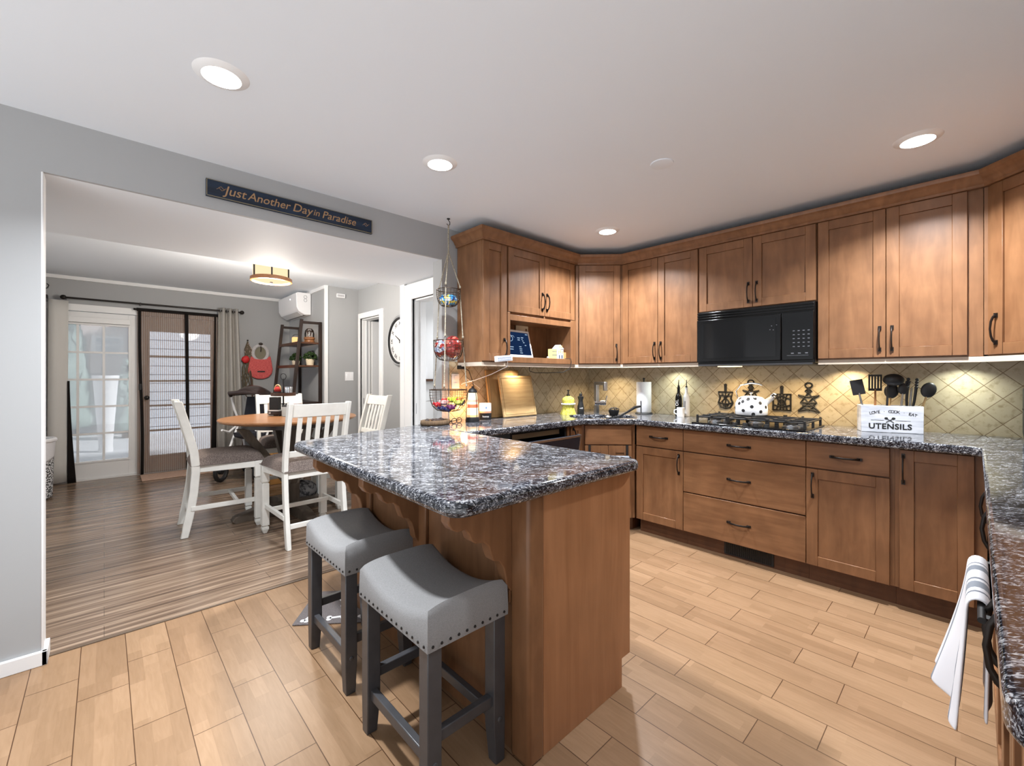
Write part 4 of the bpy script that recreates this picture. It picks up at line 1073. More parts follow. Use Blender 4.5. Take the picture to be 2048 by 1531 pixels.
utensil('slotted_turner', 'black slotted turner with wooden handle behind the ladle', .085, .0, .26, 'slotted', hmat=TABLEW, dy=.085)
utensil('ladle', 'big shiny black ladle rising highest left of centre in the utensil box', .13, .01, .30, 'ladle', hmat=NYL, dy=.05)
utensil('serving_spoon', 'black spoon partly hidden under the ladle', .14, .02, .215, 'spoon', hmat=BOARD, dy=.085)
utensil('pasta_server', 'black clawed pasta server in the middle of the utensil box', .19, .02, .235, 'claw', hmat=STEEL)
utensil('tongs', 'steel and black tongs standing upright in the utensil box', .235, .02, .27, 'tongs', hmat=STEEL, dy=.07)
utensil('solid_spoon', 'round black spoon leaning out at the right of the utensil box', .265, .055, .225, 'spoon', hmat=BOARD)

sk2 = thing('black_canister', 'rounded black countertop appliance cut off at the right edge', 'appliance', (3.60, -.285, ZC))
MB().lathe((3.60, -.285, ZC), [(0, 0), (.09, 0), (.108, .012), (.112, .04), (.112, .27), (.10, .30), (.07, .312), (0, .315)], 36).build('housing', plain('dark_navy_plastic', srgb(34, 34, 44), .35), sk2)
MB().lathe((3.60, -.285, ZC+.16), [(.1125, 0), (.1135, .002), (.1135, .006), (.1125, .008)], 36).build('seam_ring', BLKM, sk2)

# niche objects
tb = thing('tablet', 'white framed tablet showing a dark blue dashboard in the open niche', 'tablet', (2.49, 2.56, 1.406))
Mt = Mx.Translation((2.47, 2.53, 1.4085)) @ Mx.Rotation(R(8), 4, 'Z') @ Mx.Rotation(R(-13), 4, 'X')
MB(Mt).box(-.18, .18, 0, .012, 0, .235).build('bezel', WHITEP, tb, bev=.006, seg=3)
SCRN = emis('navy_screen', srgb(26, 46, 82), 1.0)
MB(Mt).box(-.158, .158, -.0012, 0, .022, .213).build('screen', SCRN, tb)
UI = emis('screen_glyphs', srgb(176, 200, 226), 1.0)
m = MB(Mt)
m.tube([(-.095+.032*math.cos(a*PI/8), -.0015, .158+.026*math.sin(a*PI/8)) for a in range(16)], .0022, 5, True)
m.tube([(-.06+.02*math.cos(a*PI/8), -.0015, .165+.016*math.sin(a*PI/8)) for a in range(9)], .0016, 5)
for x, z, w_ in ((-.145, .205, .01), (.115, .2, .016), (.135, .2, .012), (.0, .165, .036), (.0, .148, .03), (.052, .170, .03), (.055, .155, .012), (.062, .142, .014), (.068, .128, .02), (-.14, .085, .007), (-.12, .084, .05), (-.14, .066, .007), (-.12, .065, .044), (.005, .09, .03), (.005, .072, .034), (.005, .055, .03), (.005, .038, .034), (.085, .105, .02)):
    m.box(x, x+w_, -.0018, -.001, z-.003, z+.004)
m.build('screen_icons', UI, tb)
MB(Mt).box(-.03, .03, .012, .10, 0, .006).build('kickstand', BLKM, tb)
cdv = thing('picture_card', 'small cream card standing behind the tablet', 'card', (2.74, 2.745, 1.4085))
MB().box(2.62, 2.77, 2.742, 2.748, 1.56, 1.70).box(2.62, 2.77, 2.742, 2.7425, 1.4085, 1.56).build('card', plain('cream_card', srgb(206, 196, 176), .8), cdv)
m = MB()
for z in (1.665, 1.63, 1.60): m.sph((2.745, 2.741, z), .013, (1, .1, 1.1), 10, 6)
m.build('printed_figures', plain('brown_print', srgb(110, 84, 62), .8), cdv)
hs = thing('lit_village_house', 'tiny white village house with glowing yellow windows in the niche', 'ornament', (2.93, 2.53, 1.4085))
c = (2.93, 2.53, 1.4085)
YG = emis('yellow_window_glow', (1, .83, .38, 1), 1.6); WG = plain('white_porcelain', srgb(226, 232, 240), .3)
MB().box(c[0]-.042, c[0]+.042, c[1]-.03, c[1]+.03, c[2], c[2]+.085).prism([(c[0]-.048, c[2]+.085), (c[0]+.048, c[2]+.085), (c[0], c[2]+.125)], c[1]-.033, c[1]+.033, 'y').build('gabled_house', WG, hs, bev=.002)
MB().box(c[0]-.095, c[0]-.043, c[1]-.02, c[1]+.03, c[2], c[2]+.085).build('left_wing', YG, hs)
MB().box(c[0]+.043, c[0]+.088, c[1]-.02, c[1]+.03, c[2], c[2]+.06).build('right_wing', emis('amber_glow', (1, .62, .25, 1), 1.3), hs)
m = MB()
for x, z in ((-.024, .05), (0, .058), (.024, .05), (-.01, .095), (.012, .095)): m.box(c[0]+x-.007, c[0]+x+.007, c[1]-.0345, c[1]-.029, c[2]+z, c[2]+z+.022)
m.build('lit_window', YG, hs)
m = MB()
for x in (-.022, .014): m.box(c[0]+x, c[0]+x+.012, c[1]-.033, c[1]-.028, c[2]+.004, c[2]+.034)
m.box(c[0]-.096, c[0]-.042, c[1]-.022, c[1]-.019, c[2]+.03, c[2]+.035); m.box(c[0]-.096, c[0]-.042, c[1]-.022, c[1]-.019, c[2]+.06, c[2]+.064)
m.build('door_frame', plain('slate_blue', srgb(60, 76, 98), .5), hs)
tag(MB().sph((2.765, 2.50, 1.4165), .0095, (1, 1, .9), 12, 8).build('decorative_bead', WHITEP), 'tiny white bead on the niche floor between tablet and village house', 'bead')
ps = thing('cable_hub', 'white box with printed face stuck under the slim cabinet front', 'power strip', (2.19, 2.41, 1.40))
Mp = Mx.Translation((2.185, 2.425, 1.388)) @ Mx.Rotation(R(-5), 4, 'Y') @ Mx.Rotation(R(-6), 4, 'Z')
MB(Mp).box(-.075, .075, -.02, .012, -.022, .022).build('housing', WHITEP, ps, bev=.005)
m = MB(Mp)
for i in range(9):
    for j in range(2): m.box(-.062+i*.014, -.062+i*.014+.010, -.0212, -.02, -.014+j*.015, -.003+j*.015)
m.build('printed_keys', plain('blue_grey_print', srgb(150, 164, 184), .5), ps)
tag(MB().tube([(2.235, 2.43, 1.37), (2.24, 2.44, 1.33), (2.17, 2.55, 1.27), (2.10, 2.66, 1.225), (2.06, 2.76, 1.20), (2.055, 2.774, 1.19)], .0026, 6).build('power_cable', WHITEP), 'white cable drooping from the printed box to the tile', 'cable', 'cables')
tag(MB().tube([(2.11, 2.774, 1.235), (2.17, 2.772, 1.20), (2.24, 2.770, 1.155)], .002, 6).build('phone_cable', WHITEP), 'short white cord crossing the tile left of the cutting boards', 'cable', 'cables')
pg = thing('plugged_adapter', 'black plug and cord hanging down to the lighthouse lantern', 'cable', (2.03, 2.70, 1.33))
MB().box(2.00, 2.05, 2.72, 2.76, 1.31, 1.34).build('plug', BLKM, pg, bev=.004)
MB().tube([(2.05, 2.74, 1.325), (2.11, 2.75, 1.30), (2.15, 2.755, 1.22), (2.18, 2.755, 1.12), (2.17, 2.75, 1.02), (2.12, 2.72, .94), (2.07, 2.66, .925)], .003, 6).build('cord', BLKM, pg)
tag(MB().tube([(2.64, 2.60, 1.335), (2.645, 2.60, 1.30), (2.69, 2.58, 1.285), (2.80, 2.54, 1.285), (2.93, 2.475, 1.29), (3.00, 2.452, 1.32), (3.018, 2.448, 1.38), (3.012, 2.45, 1.41), (2.99, 2.50, 1.4125)], .003, 6).build('black_cable', BLKM), 'black cable looping under the niche from the village house', 'cable', 'cables')
ol = thing('wall_outlet', 'white outlet on the tile left of the cutting boards', 'outlet', (1.99, YW-.01, 1.23))
MB().box(1.965, 2.035, YW-.014, YW-.008, 1.16, 1.275).build('cover_plate', WHITEP, ol, bev=.002)
MB().box(1.985, 2.015, YW-.017, YW-.013, 1.175, 1.205).box(1.985, 2.015, YW-.017, YW-.013, 1.23, 1.26).build('socket', WHITEP, ol)

# ================================================================== HANGING BASKETS
hb = thing('hanging_wire_baskets', 'three tier wire basket hanging by ropes from a ceiling hook', 'hanging basket', (1.815, 2.606, HC))
hx, hy = 1.815, 2.606
MB().tube([(hx, hy, HC), (hx, hy, HC-.012), (hx+.012, hy, HC-.022), (hx+.012, hy, HC-.04), (hx-.002, hy, HC-.05), (hx-.014, hy, HC-.04)], .003, 8).lathe((hx, hy, HC-.004), [(0, 0), (.012, 0), (.012, .004)], 14).build('ceiling_hook', BLKM, hb)
ROPE = fabric('jute_rope', srgb(120, 112, 98), srgb(178, 170, 152), (300, 300, 120), bump=.8)
TW = [(1.878, .085, .12), (1.512, .107, .145), (1.158, .135, .155)]
rope = MB(); rope.tube([(hx, hy, HC-.045), (hx, hy, HC-.25)], .0055, 6)
for k in range(3):
    a = R(-47+30+k*120)
    prev = V((hx, hy, HC-.24))
    for z, r, dp in TW:
        p = V((hx+(r+.003)*math.cos(a), hy+(r+.003)*math.sin(a), z+.03)); rope.tube([prev, p], .004, 6); rope.sph(p, .008, (1, 1, 1.4), 8, 6); prev = p-V((0, 0, .03))
rope.build('rope', ROPE, hb)
for z, r, dp in TW:
    m = MB(); wr = .0014
    pf = lambda t: (r*(1-(t**2.6)*.42) if t < 1 else 0, -dp*t)
    prof = [(r, 0), (r*1.0, -dp*.25), (r*.96, -dp*.5), (r*.85, -dp*.75), (r*.62, -dp*.94), (r*.3, -dp)]
    for k in range(22):
        a = 2*PI*k/22; m.tube([(hx+q_*math.cos(a), hy+q_*math.sin(a), z+h_) for q_, h_ in prof], wr, 4)
    for q_, h_ in [prof[0], (r, -dp*.12)]+[prof[i] for i in range(1, 6)]+[(r*.98, -dp*.38), (r*.91, -dp*.63)]:
        m.tube([(hx+q_*math.cos(a*PI/12), hy+q_*math.sin(a*PI/12), z+h_) for a in range(24)], wr if h_ else .0038, 4, True)
    b_ = m.build('wire_basket', plain('dark_wire', srgb(70, 58, 48), .4, .7) if z > 1.8 else bpy.data.materials['dark_wire'], hb)
    m = MB()
    for k in range(3):
        a = R(-47+30+k*120); m.tube([(hx+(r+.002)*math.cos(a)+.009*math.cos(t*PI/5)*math.sin(a), hy+(r+.002)*math.sin(a)-.009*math.cos(t*PI/5)*math.cos(a), z+.009+.009*math.sin(t*PI/5)) for t in range(10)], .0016, 5, True)
    m.build('ring', bpy.data.materials['dark_wire'], b_)
def bagmat(name, cols, sc):
    m_, nt, b = new(name); tc = N(nt, 'ShaderNodeTexCoord'); vo = N(nt, 'ShaderNodeTexVoronoi'); vo.inputs['Scale'].default_value = sc
    nt.links.new(tc.outputs['Object'], vo.inputs['Vector']); sp_ = N(nt, 'ShaderNodeSeparateColor'); nt.links.new(vo.outputs['Color'], sp_.inputs[0])
    r_ = ramp(nt, [(i/len(cols), c_) for i, c_ in enumerate(cols)]); r_.color_ramp.interpolation = 'CONSTANT'
    nt.links.new(sp_.outputs[0], r_.inputs[0]); nt.links.new(r_.outputs[0], b.inputs['Base Color']); b.inputs['Roughness'].default_value = .18; b.inputs['Coat Weight'].default_value = .5
    return m_
def crinkle(name, label, cat, c, r, sc, mat, jit=.08):
    o = MB().sph((0, 0, 0), r, sc, 22, 14, jit).build(name, mat, ang=30); o.location = c
    return tag(o, label, cat)
crinkle('snack_bag', 'crinkled blue snack bag in the top wire basket', 'snack bag', (hx, hy, 1.805), .068, (1, .9, .66), bagmat('blue_wrapper', [srgb(30, 96, 176), srgb(58, 150, 216), srgb(18, 60, 130), srgb(226, 232, 240), srgb(90, 180, 230), srgb(236, 214, 90)], 55), .05)
crinkle('snack_bag', 'shiny red snack bag heaped in the middle wire basket', 'snack bag', (hx+.022, hy-.02, 1.468), .078, (.85, .85, .98), bagmat('red_wrapper', [srgb(128, 36, 34), srgb(156, 58, 50), srgb(100, 26, 28), srgb(178, 104, 90), srgb(136, 42, 38)], 40), .06)
crinkle('snack_bag', 'red and silver snack bag at the left of the middle wire basket', 'snack bag', (hx-.045, hy+.035, 1.458), .062, (.75, .75, 1.0), bagmat('silver_red_wrapper', [srgb(180, 184, 196), srgb(138, 44, 40), srgb(140, 150, 176), srgb(150, 62, 52)], 36), .06)
CL = [('dark red wrapped sweet at the left of the bottom basket', (.55, .02, .03)), ('bright red wrapped sweet near the back of the bottom basket', (.75, .04, .04)), ('dark blue wrapped sweet low in the bottom basket', (.015, .02, .10)), ('navy wrapped sweet at the bottom centre of the bottom basket', (.02, .025, .12)), ('purple wrapped sweet in the bottom basket', (.16, .02, .12)), ('lime green wrapped sweet on top of the bottom basket', (.45, .55, .05)), ('yellow green sweet at the right of the bottom basket', (.55, .6, .10)), ('crimson sweet between the green ones in the bottom basket', (.6, .03, .06)), ('dark chocolate coloured sweet low in the bottom basket', (.05, .02, .02)), ('black sweet at the right rim of the bottom basket', (.02, .02, .02)), ('pale pink sweet in the middle of the bottom basket', (.7, .4, .38)), ('orange sweet at the back right of the bottom basket', (.7, .25, .05))]
for k, (lb, col) in enumerate(CL):
    lft = V((-.73, .68, 0)); fwd = V((-.68, -.73, 0))
    pos = [(.075, .0, .06), (.02, -.05, .085), (.035, .04, .035), (-.005, .05, .03), (-.03, .055, .045), (-.03, .0, .095), (-.075, .02, .075), (-.05, -.03, .085), (.0, .0, .03), (-.085, -.02, .07), (.03, .01, .075), (-.07, -.05, .095)][k]
    p = V((hx, hy, 1.003+pos[2]-.012))+lft*pos[0]+fwd*pos[1]
    t = thing('wrapped_sweet', lb, 'sweet', tuple(p), 'sweets in the bottom basket')
    mm = plain('foil_%d' % k, (col[0], col[1], col[2], 1), .15, coat=.6)
    MB().sph(p, .027, (1.15, .85, .72), 14, 8, .05).build('wrapper', mm, t)
    MB().tube([p+V((.026, 0, 0)), p+V((.044, .008, .012))], [.005, .013], 8, sq=(1, .4)).tube([p-V((.026, 0, 0)), p+V((-.044, -.006, .012))], [.005, .013], 8, sq=(1, .4)).build('twisted_end', mm, t)

# ================================================================== WALL SIGN
sg = thing('wooden_sign', 'long dark blue wooden sign lettered Just Another Day in Paradise', 'sign', (.85, YW-.01, 2.25))
NAVY = wood('navy_sign_paint', srgb(16, 26, 42), srgb(28, 48, 72), (2, 10, 22), .32)
MB().box(.391, 1.312, YW-.019, YW-.001, 2.209, 2.300).build('board', NAVY, sg, bev=.001)
m = MB()
for a, b, c_, d_ in ((.393, 1.310, 2.211, 2.2135), (.393, 1.310, 2.2965, 2.298), (.393, .3955, 2.211, 2.298), (1.3075, 1.310, 2.211, 2.298)): m.box(a, b, YW-.0198, YW-.0188, c_, d_)
m.build('gold_edge_line', plain('dull_gold', srgb(140, 128, 96), .5), sg)
GOLD = plain('gold_lettering', srgb(158, 124, 88), .5)
TM = lambda x, z: textM((x, YW-.0195, z), (1, 0, 0), (0, 0, 1))
for wd, x, sz in (('Just', .522, .068), ('Another', .690, .063), ('Day', .868, .069), ('in', .950, .054), ('Paradise', 1.090, .064)):
    text(sg, 'lettering', wd, sz, GOLD, TM(x, 2.256), shear=.25, off=.0003)
m = MB()
for x in (.455, 1.262):
    for dz in (0, .009): m.tube([(x-.018+dz, YW-.0195, 2.254+dz), (x-.006+dz, YW-.0195, 2.262+dz), (x+.006+dz, YW-.0195, 2.25+dz), (x+.018+dz, YW-.0195, 2.258+dz)], .0012, 5)
m.build('flourish', GOLD, sg)

# ================================================================== TOWELS
def towel(name, label, M, w, front, back, mat, r=.012, amp=.012, parent=None, waves=2.2, flare=.03):
    """towel folded over a bar: local x along the bar, y outward, z up (0 = bar centre)"""
    L = front+back+PI*r
    def f(u, v):
        s = v*L; x = (u-.5)*w
        if s < front: y, z, h = r, -(front-s), (front-s)/front
        elif s < front+PI*r:
            a = (s-front)/r; y, z, h = r*math.cos(a), r*math.sin(a), 0
        else: h = (s-front-PI*r)/back; y, z = -r*.9, -(s-front-PI*r)
        sg_ = 1 if s < front+PI*r/2 else .35
        y += amp*h*sg_*math.sin(u*waves*2*PI+.6)+(flare*(.15+1.35*u)*h**1.3 if sg_ == 1 else 0)
        x *= 1-.10*h+.0*u
        return (x+.006*math.sin(z*23+u*5)*h, y, z)
    m = MB(M); m.grid(f, 30, 44)
    return m.build(name, mat, parent, thick=.005, sub=1, ang=180)
STRIPE = banded('striped_terry', 'x', [(-.22, srgb(224, 224, 229)), (-.115, srgb(120, 126, 138)), (-.105, srgb(224, 224, 229)), (-.085, srgb(140, 146, 156)), (-.045, srgb(224, 224, 229)), (-.03, srgb(120, 126, 138)), (-.02, srgb(224, 224, 229)), (.035, srgb(134, 140, 150)), (.07, srgb(224, 224, 229)), (.085, srgb(120, 126, 138)), (.092, srgb(224, 224, 229)), (.22, srgb(224, 224, 229))], .95)
bar = thing('over_door_towel_bar', 'black over-door towel bar on the right hand cabinet', 'towel bar', (1.41, -.03, .80))
MB().cyl((1.20, -.008, .798), (1.60, -.008, .798), .006, n=12).build('rod', BLKM, bar)
for x in (1.225, 1.585):
    MB().box(x-.009, x+.009, -.045, -.041, .798, .866).box(x-.009, x+.009, -.042, -.008, .792, .798).build('bracket', BLKM, bar)
Mt2 = frame((1.42, -.004, .798), (1, 0, 0), (0, 1, 0))
tw = towel('dish_towel', '', Mx.Identity(4), .31, .275, .24, STRIPE, .016, .014, None, 1.8, .046)
tw.location = Mt2.translation; tw.rotation_euler = Mt2.to_euler()
tag(tw, 'white kitchen towel with grey stripes hanging at the right edge', 'towel')
GT = fabric('grey_terry', srgb(120, 124, 132), srgb(156, 160, 168), (400, 400, 400), bump=.5)
M = frame((P1.x+.0105, P1.y+.0105, 0), (1, -1, 0), (-1, -1, 0))
c = M @ V((.225, .045, .61))
tw = towel('dish_towel', '', Mx.Identity(4), .30, .34, .26, GT, .012, .008, None, 2.2, .02)
q3 = Mx.Translation(c) @ frame((0, 0, 0), (-1, 1, 0), (-1, -1, 0)); tw.location = q3.translation; tw.rotation_euler = q3.to_euler()
tag(tw, 'plain grey towel hanging from the bar on the corner sink cabinet', 'towel')

# ================================================================== STOOLS
def stool():
    t = thing('bar_stool', 'x', 'stool', (0, 0, 0), 'saddle seat stools at the peninsula')
    w, l = .152, .222
    zs, zm = .475, .552
    def top(u, v):
        x = (u-.5)*2; y = (v-.5)*2
        z = zm+.050*abs(y)**2.2-.012*x**4-.012*max(0, abs(y)-.8)*5*.3
        k = 1-.05*max(abs(x), abs(y))**8
        return (x*w*.985*k, y*l*.985*k, z)
    m = MB(); n = 24
    m.grid(top, n, n)
    # skirt
    per = [(i/n, 0) for i in range(n)]+[(1, i/n) for i in range(n)]+[(1-i/n, 1) for i in range(n)]+[(0, 1-i/n) for i in range(n)]
    P = len(per); vs = []
    for lev in range(4):
        for u, v in per:
            a = V(top(u, v)); x, y = (u-.5)*2*w, (v-.5)*2*l
            if lev == 0: vs.append(a)
            elif lev == 1: vs.append((x*1.0, y*1.0, a.z-.018))
            elif lev == 2: vs.append((x*1.012, y*1.008, zs+.02))
            else: vs.append((x*1.01, y*1.006, zs))
    m.add(vs, [(q_*P+k, q_*P+(k+1) % P, (q_+1)*P+(k+1) % P, (q_+1)*P+k) for q_ in range(3) for k in range(P)]+[tuple(range(3*P, 4*P))])
    bmesh.ops.remove_doubles(m.bm, verts=m.bm.verts, dist=1e-4)
    cu_ = m.build('seat_cushion', LINEN, t, ang=60)
    na = MB().sph((0, 0, 0), .0045, (1, 1, 1), 8, 5).build('nailhead', BRONZE, cu_)
    spots = [(s*(w+.002), -l+.016+k*(2*l-.032)/13) for k in range(14) for s in (-1, 1)]+[(-w+.016+k*(2*w-.032)/9, s*(l+.002)) for k in range(10) for s in (-1, 1)]
    for i, (x, y) in enumerate(spots):
        o = na if i == 0 else na.copy()
        if i: COL.objects.link(o); o.parent = cu_
        o.location = (x, y, zs+.014)
    for sx in (-1, 1):
        for sy in (-1, 1):
            a = .024; x, y = sx*(w-.028), sy*(l-.03)
            m = MB(); m.prism([(x-a, y-a), (x+a, y-a), (x+a, y+a), (x-a, y+a)], .12, zs+.004)
            b_ = .019; xo, yo = x+sx*.002, y+sy*.006
            vs = [(x-a, y-a, .12), (x+a, y-a, .12), (x+a, y+a, .12), (x-a, y+a, .12), (xo-b_, yo-b_, 0), (xo+b_, yo-b_, 0), (xo+b_, yo+b_, 0), (xo-b_, yo+b_, 0)]
            m.add(vs, [(4, 5, 6, 7), (0, 1, 5, 4), (1, 2, 6, 5), (2, 3, 7, 6), (3, 0, 4, 7)])
            bmesh.ops.remove_doubles(m.bm, verts=m.bm.verts, dist=1e-4)
            m.build('leg', CHAR, t, bev=.003)
    for s in (-1, 1):
        MB().box(s*(w-.028)-.012, s*(w-.028)+.012, -l+.05, l-.05, .125, .16).build('stretcher', CHAR, t, bev=.003)
        MB().box(-w+.05, w-.05, s*(l-.03)-.012, s*(l-.03)+.012, .185, .22).build('stretcher', CHAR, t, bev=.003)
    for sx in (-1, 1):
        for sy in (-1, 1):
            MB().sph((sx*(w-.028), sy*(l-.03)+(-.0245 if True else 0), .14), .009, (1, .4, 1), 12, 6).build('bolt_cap', CHAR, t)
    return t
s1 = stool(); place(s1, .815, 1.275, 0, R(0))
tag(s1, 'grey saddle stool nearest the camera in front of the peninsula', 'stool', 'saddle seat stools at the peninsula')
s2 = copy_tree(s1); place(s2, .838, 1.905, 0, R(0))
tag(s2, 'grey saddle stool farther from the camera, beside the white chair', 'stool', 'saddle seat stools at the peninsula')
rg = thing('pet_mat', 'grey pet mat with white bone print on the floor under the stools', 'mat', (.9, 2.35, 0))
Mr = Mx.Translation((.99, 2.33, 0)) @ Mx.Rotation(R(-38), 4, 'Z')
GM = fabric('taupe_mat_cloth', srgb(98, 92, 92), srgb(122, 116, 116), (260, 260, 260))
MB(Mr).box(-.25, .25, -.17, .17, .001, .008).build('mat', GM, rg, bev=.003)
m = MB(Mr)
for bx, by, ra in ((-.19, .02, .5), (-.19, -.11, 1.3), (-.05, -.12, .2), (-.05, .03, 1.9), (.1, -.1, .9)):
    Mb = Mr @ Mx.Translation((bx, by, .0085)) @ Mx.Rotation(ra, 4, 'Z'); m.M = Mb
    m.box(-.03, .03, -.008, .008, 0, .001)
    for s in (-1, 1):
        for k in (-1, 1): m.lathe((s*.034, k*.010, 0), [(0, .001), (.013, .001), (.013, 0)], 12)
m.build('bone_print', WHITEP, rg)

# ================================================================== DINING ROOM
# ---- counter height chairs; local +y is the way the sitter faces
def chair():
    t = thing('dining_chair', 'x', 'chair', (0, 0, 0), 'white dining chairs around the round table')
    w = .214
    cen = [(-.285, 0), (-.250, .16), (-.222, .34), (-.208, .52), (-.220, .66), (-.262, .84), (-.322, 1.06)]
    def cy(z):
        for (ya, za), (yb, zb) in zip(cen, cen[1:]):
            if z <= zb:
                k = (z-za)/(zb-za); return ya+(yb-ya)*k
        return cen[-1][0]
    def slat(x, a, z0, z1, half, th):
        z0 = max(z0, 0); z1 = min(z1, 1.06); n = max(2, int((z1-z0)/.05))
        return [(cy(z0+(z1-z0)*i/n), z0+(z1-z0)*i/n) for i in range(n+1)]
    for s in (-1, 1):
        pts = slat(0, 0, 0, 2, 0, 0); h = .028
        MB().prism([(y-h*(1 if z > .1 else .8), z) for y, z in pts]+[(y+h, z) for y, z in pts[::-1]], s*w-.016, s*w+.016, 'x').build('back_post', CHAIRW, t, bev=.006, ang=50)
    def rail(z0, z1, nm, yo=0, th=.011):
        pts = slat(0, 0, z0, z1, 0, 0)
        MB().prism([(y-th+yo, z) for y, z in pts]+[(y+th+yo, z) for y, z in pts[::-1]], -w+.014, w-.014, 'x').build(nm, CHAIRW, t, bev=.003, ang=50)
    rail(.955, 1.05, 'top_rail'); rail(.655, .70, 'lower_rail')
    for k in range(5):
        x = -.136+k*.068; pts = slat(0, 0, .67, .97, 0, 0); th = .006
        MB().prism([(y-th, z) for y, z in pts]+[(y+th, z) for y, z in pts[::-1]], x-.017, x+.017, 'x').build('back_slat', CHAIRW, t, bev=.002, ang=50)
    # seat frame, cushion
    MB().prism([(-w+.012, -.225), (w-.012, -.225), (.255, .245), (-.255, .245)], .495, .548).build('apron', CHAIRW, t, bev=.004)
    def cush(u, v):
        x = (u-.5)*2; y = (v-.5)*2
        e = max(abs(x), abs(y)); dz = .072*(1-abs(x)**6)**.5*(1-abs(y)**6)**.5
        return (x*(.232+.028*v)*(1-.02*e**8), .012+y*.255, .553+dz*1.15)
    m = MB(); m.grid(cush, 20, 20)
    m.grid(lambda u, v: (cush(u, v)[0]*.97, cush(u, v)[1]*.97, .549), 20, 20)
    per = [(i/20, 0) for i in range(20)]+[(1, i/20) for i in range(20)]+[(1-i/20, 1) for i in range(20)]+[(0, 1-i/20) for i in range(20)]
    P = len(per); vs = []
    for lev in range(3):
        for u, v in per:
            a = cush(u, v); x, y = a[0], a[1]; k = (1, 1.015, .97)[lev]; vs.append((x*k, .012+(y-.012)*k, (.553, .551, .549)[lev]))
    m.add(vs, [(q_*P+k, q_*P+(k+1) % P, (q_+1)*P+(k+1) % P, (q_+1)*P+k) for q_ in range(2) for k in range(P)])
    bmesh.ops.remove_doubles(m.bm, verts=m.bm.verts, dist=2e-4)
    m.build('seat_cushion', TWEED, t, ang=70)
    # turned front legs
    for s in (-1, 1):
        m = MB(); x, y = s*.228, .217
        def sq(a, z0, b, z1): m.add([(x-a, y-a, z0), (x+a, y-a, z0), (x+a, y+a, z0), (x-a, y+a, z0), (x-b, y-b, z1), (x+b, y-b, z1), (x+b, y+b, z1), (x-b, y+b, z1)], [(3, 2, 1, 0), (4, 5, 6, 7), (0, 1, 5, 4), (1, 2, 6, 5), (2, 3, 7, 6), (3, 0, 4, 7)])
        sq(.012, 0, .022, .03); sq(.024, .03, .024, .055); sq(.018, .055, .018, .065); sq(.027, .065, .025, .40); sq(.019, .40, .019, .412); sq(.027, .412, .027, .548)
        m.build('leg', CHAIRW, t, bev=.003)
    for s in (-1, 1): MB().box(s*.226-.011, s*.226+.011, -.24, .20, .205, .24).build('stretcher', CHAIRW, t, bev=.003)
    MB().box(-.215, .215, -.256, -.234, .135, .17).build('stretcher', CHAIRW, t, bev=.003)
    MB().box(-.215, .215, .06, .082, .207, .238).build('stretcher', CHAIRW, t, bev=.003)
    return t
TB = (1.27, 4.37)
ch = chair(); place(ch, 1.175, 3.685, 0, R(2))
CG = 'white dining chairs around the round table'
tag(ch, 'white slat-back chair nearest the camera, its back towards the peninsula', 'chair', CG)
k = copy_tree(ch); place(k, .745, 4.39, 0, R(-93)); tag(k, 'white chair seen side-on at the left of the round table', 'chair', CG)
k = copy_tree(ch); place(k, 1.40, 4.99, 0, R(176)); tag(k, 'white chair on the far side of the round table, warmly lit', 'chair', CG)
k = copy_tree(ch); place(k, 1.83, 4.36, 0, R(92)); tag(k, 'white chair to the right of the round table in front of the hall doorway', 'chair', CG)

tbl = thing('dining_table', 'round honey oak dining table on a grey brown pedestal', 'table', (TB[0], TB[1], 0))
c = (TB[0], TB[1], 0)
MB().lathe(c, [(0, .845), (.52, .845), (.558, .855), (.572, .865), (.574, .874), (.568, .88), (0, .88)], 64).build('tabletop', TABLEW, tbl)
MB().lathe(c, [(0, .80), (.40, .80), (.40, .845), (0, .845)], 48).build('apron_ring', DARKW, tbl)
MB().box(c[0]-.06, c[0]+.06, c[1]-.06, c[1]+.06, .06, .80).build('column', GREYW, tbl, bev=.004)
for k in range(4):
    a = R(k*90+4); Ma = Mx.Translation(c) @ Mx.Rotation(a, 4, 'Z')
    MB(Ma).prism([(.05, .0), (.46, 0), (.48, .02), (.46, .055), (.30, .095), (.05, .10)], -.042, .042, 'y').build('foot', GREYW, tbl, bev=.004)
    MB(Ma).prism([(.05, .36), (.36, .80), (.44, .80), (.05, .25)], -.03, .03, 'y').build('brace', GREYW, tbl, bev=.003)
# tiered tray
ZTB = .881
tt = thing('tiered_tray_stand', 'two tier dark tray stand with ring handle on the dining table', 'stand', (1.27, 4.60, ZTB))
c = V((1.27, 4.60, ZTB))
MB().lathe(c, [(0, .01), (.13, .01), (.135, .015), (.135, .045), (.128, .045), (.128, .02), (0, .02)], 32).build('lower_tray', DARKW, tt)
MB().lathe(c, [(0, .185), (.105, .185), (.11, .19), (.11, .215), (.104, .215), (.104, .195), (0, .195)], 32).build('upper_tray', WALNUT, tt)
MB().cyl(c+V((0, 0, .01)), c+V((0, 0, .35)), .007, n=10).build('pole', BLKM, tt)
MB().tube([c+V((.027*math.cos(a*PI/8)*.73, -.027*math.cos(a*PI/8)*.68, .372+.03*math.sin(a*PI/8))) for a in range(16)], .0035, 6, True).build('ring_handle', BLKM, tt)
for k in range(3):
    a = k*2*PI/3; MB().sph(c+V((.11*math.cos(a), .11*math.sin(a), .006)), .0075, n=8, m=6).build('ball_foot', BLKM, tt)
def place_px(l, f):   # l to the left, f towards the viewer, from the stand
    return V((-.73*l-.68*f, .68*l-.73*f, 0))
p = c+place_px(.055, .0)+V((0, 0, .1955))
t = thing('plush_gnome', 'small red and brown figure under a pale arch on the upper tray', 'ornament', tuple(p))
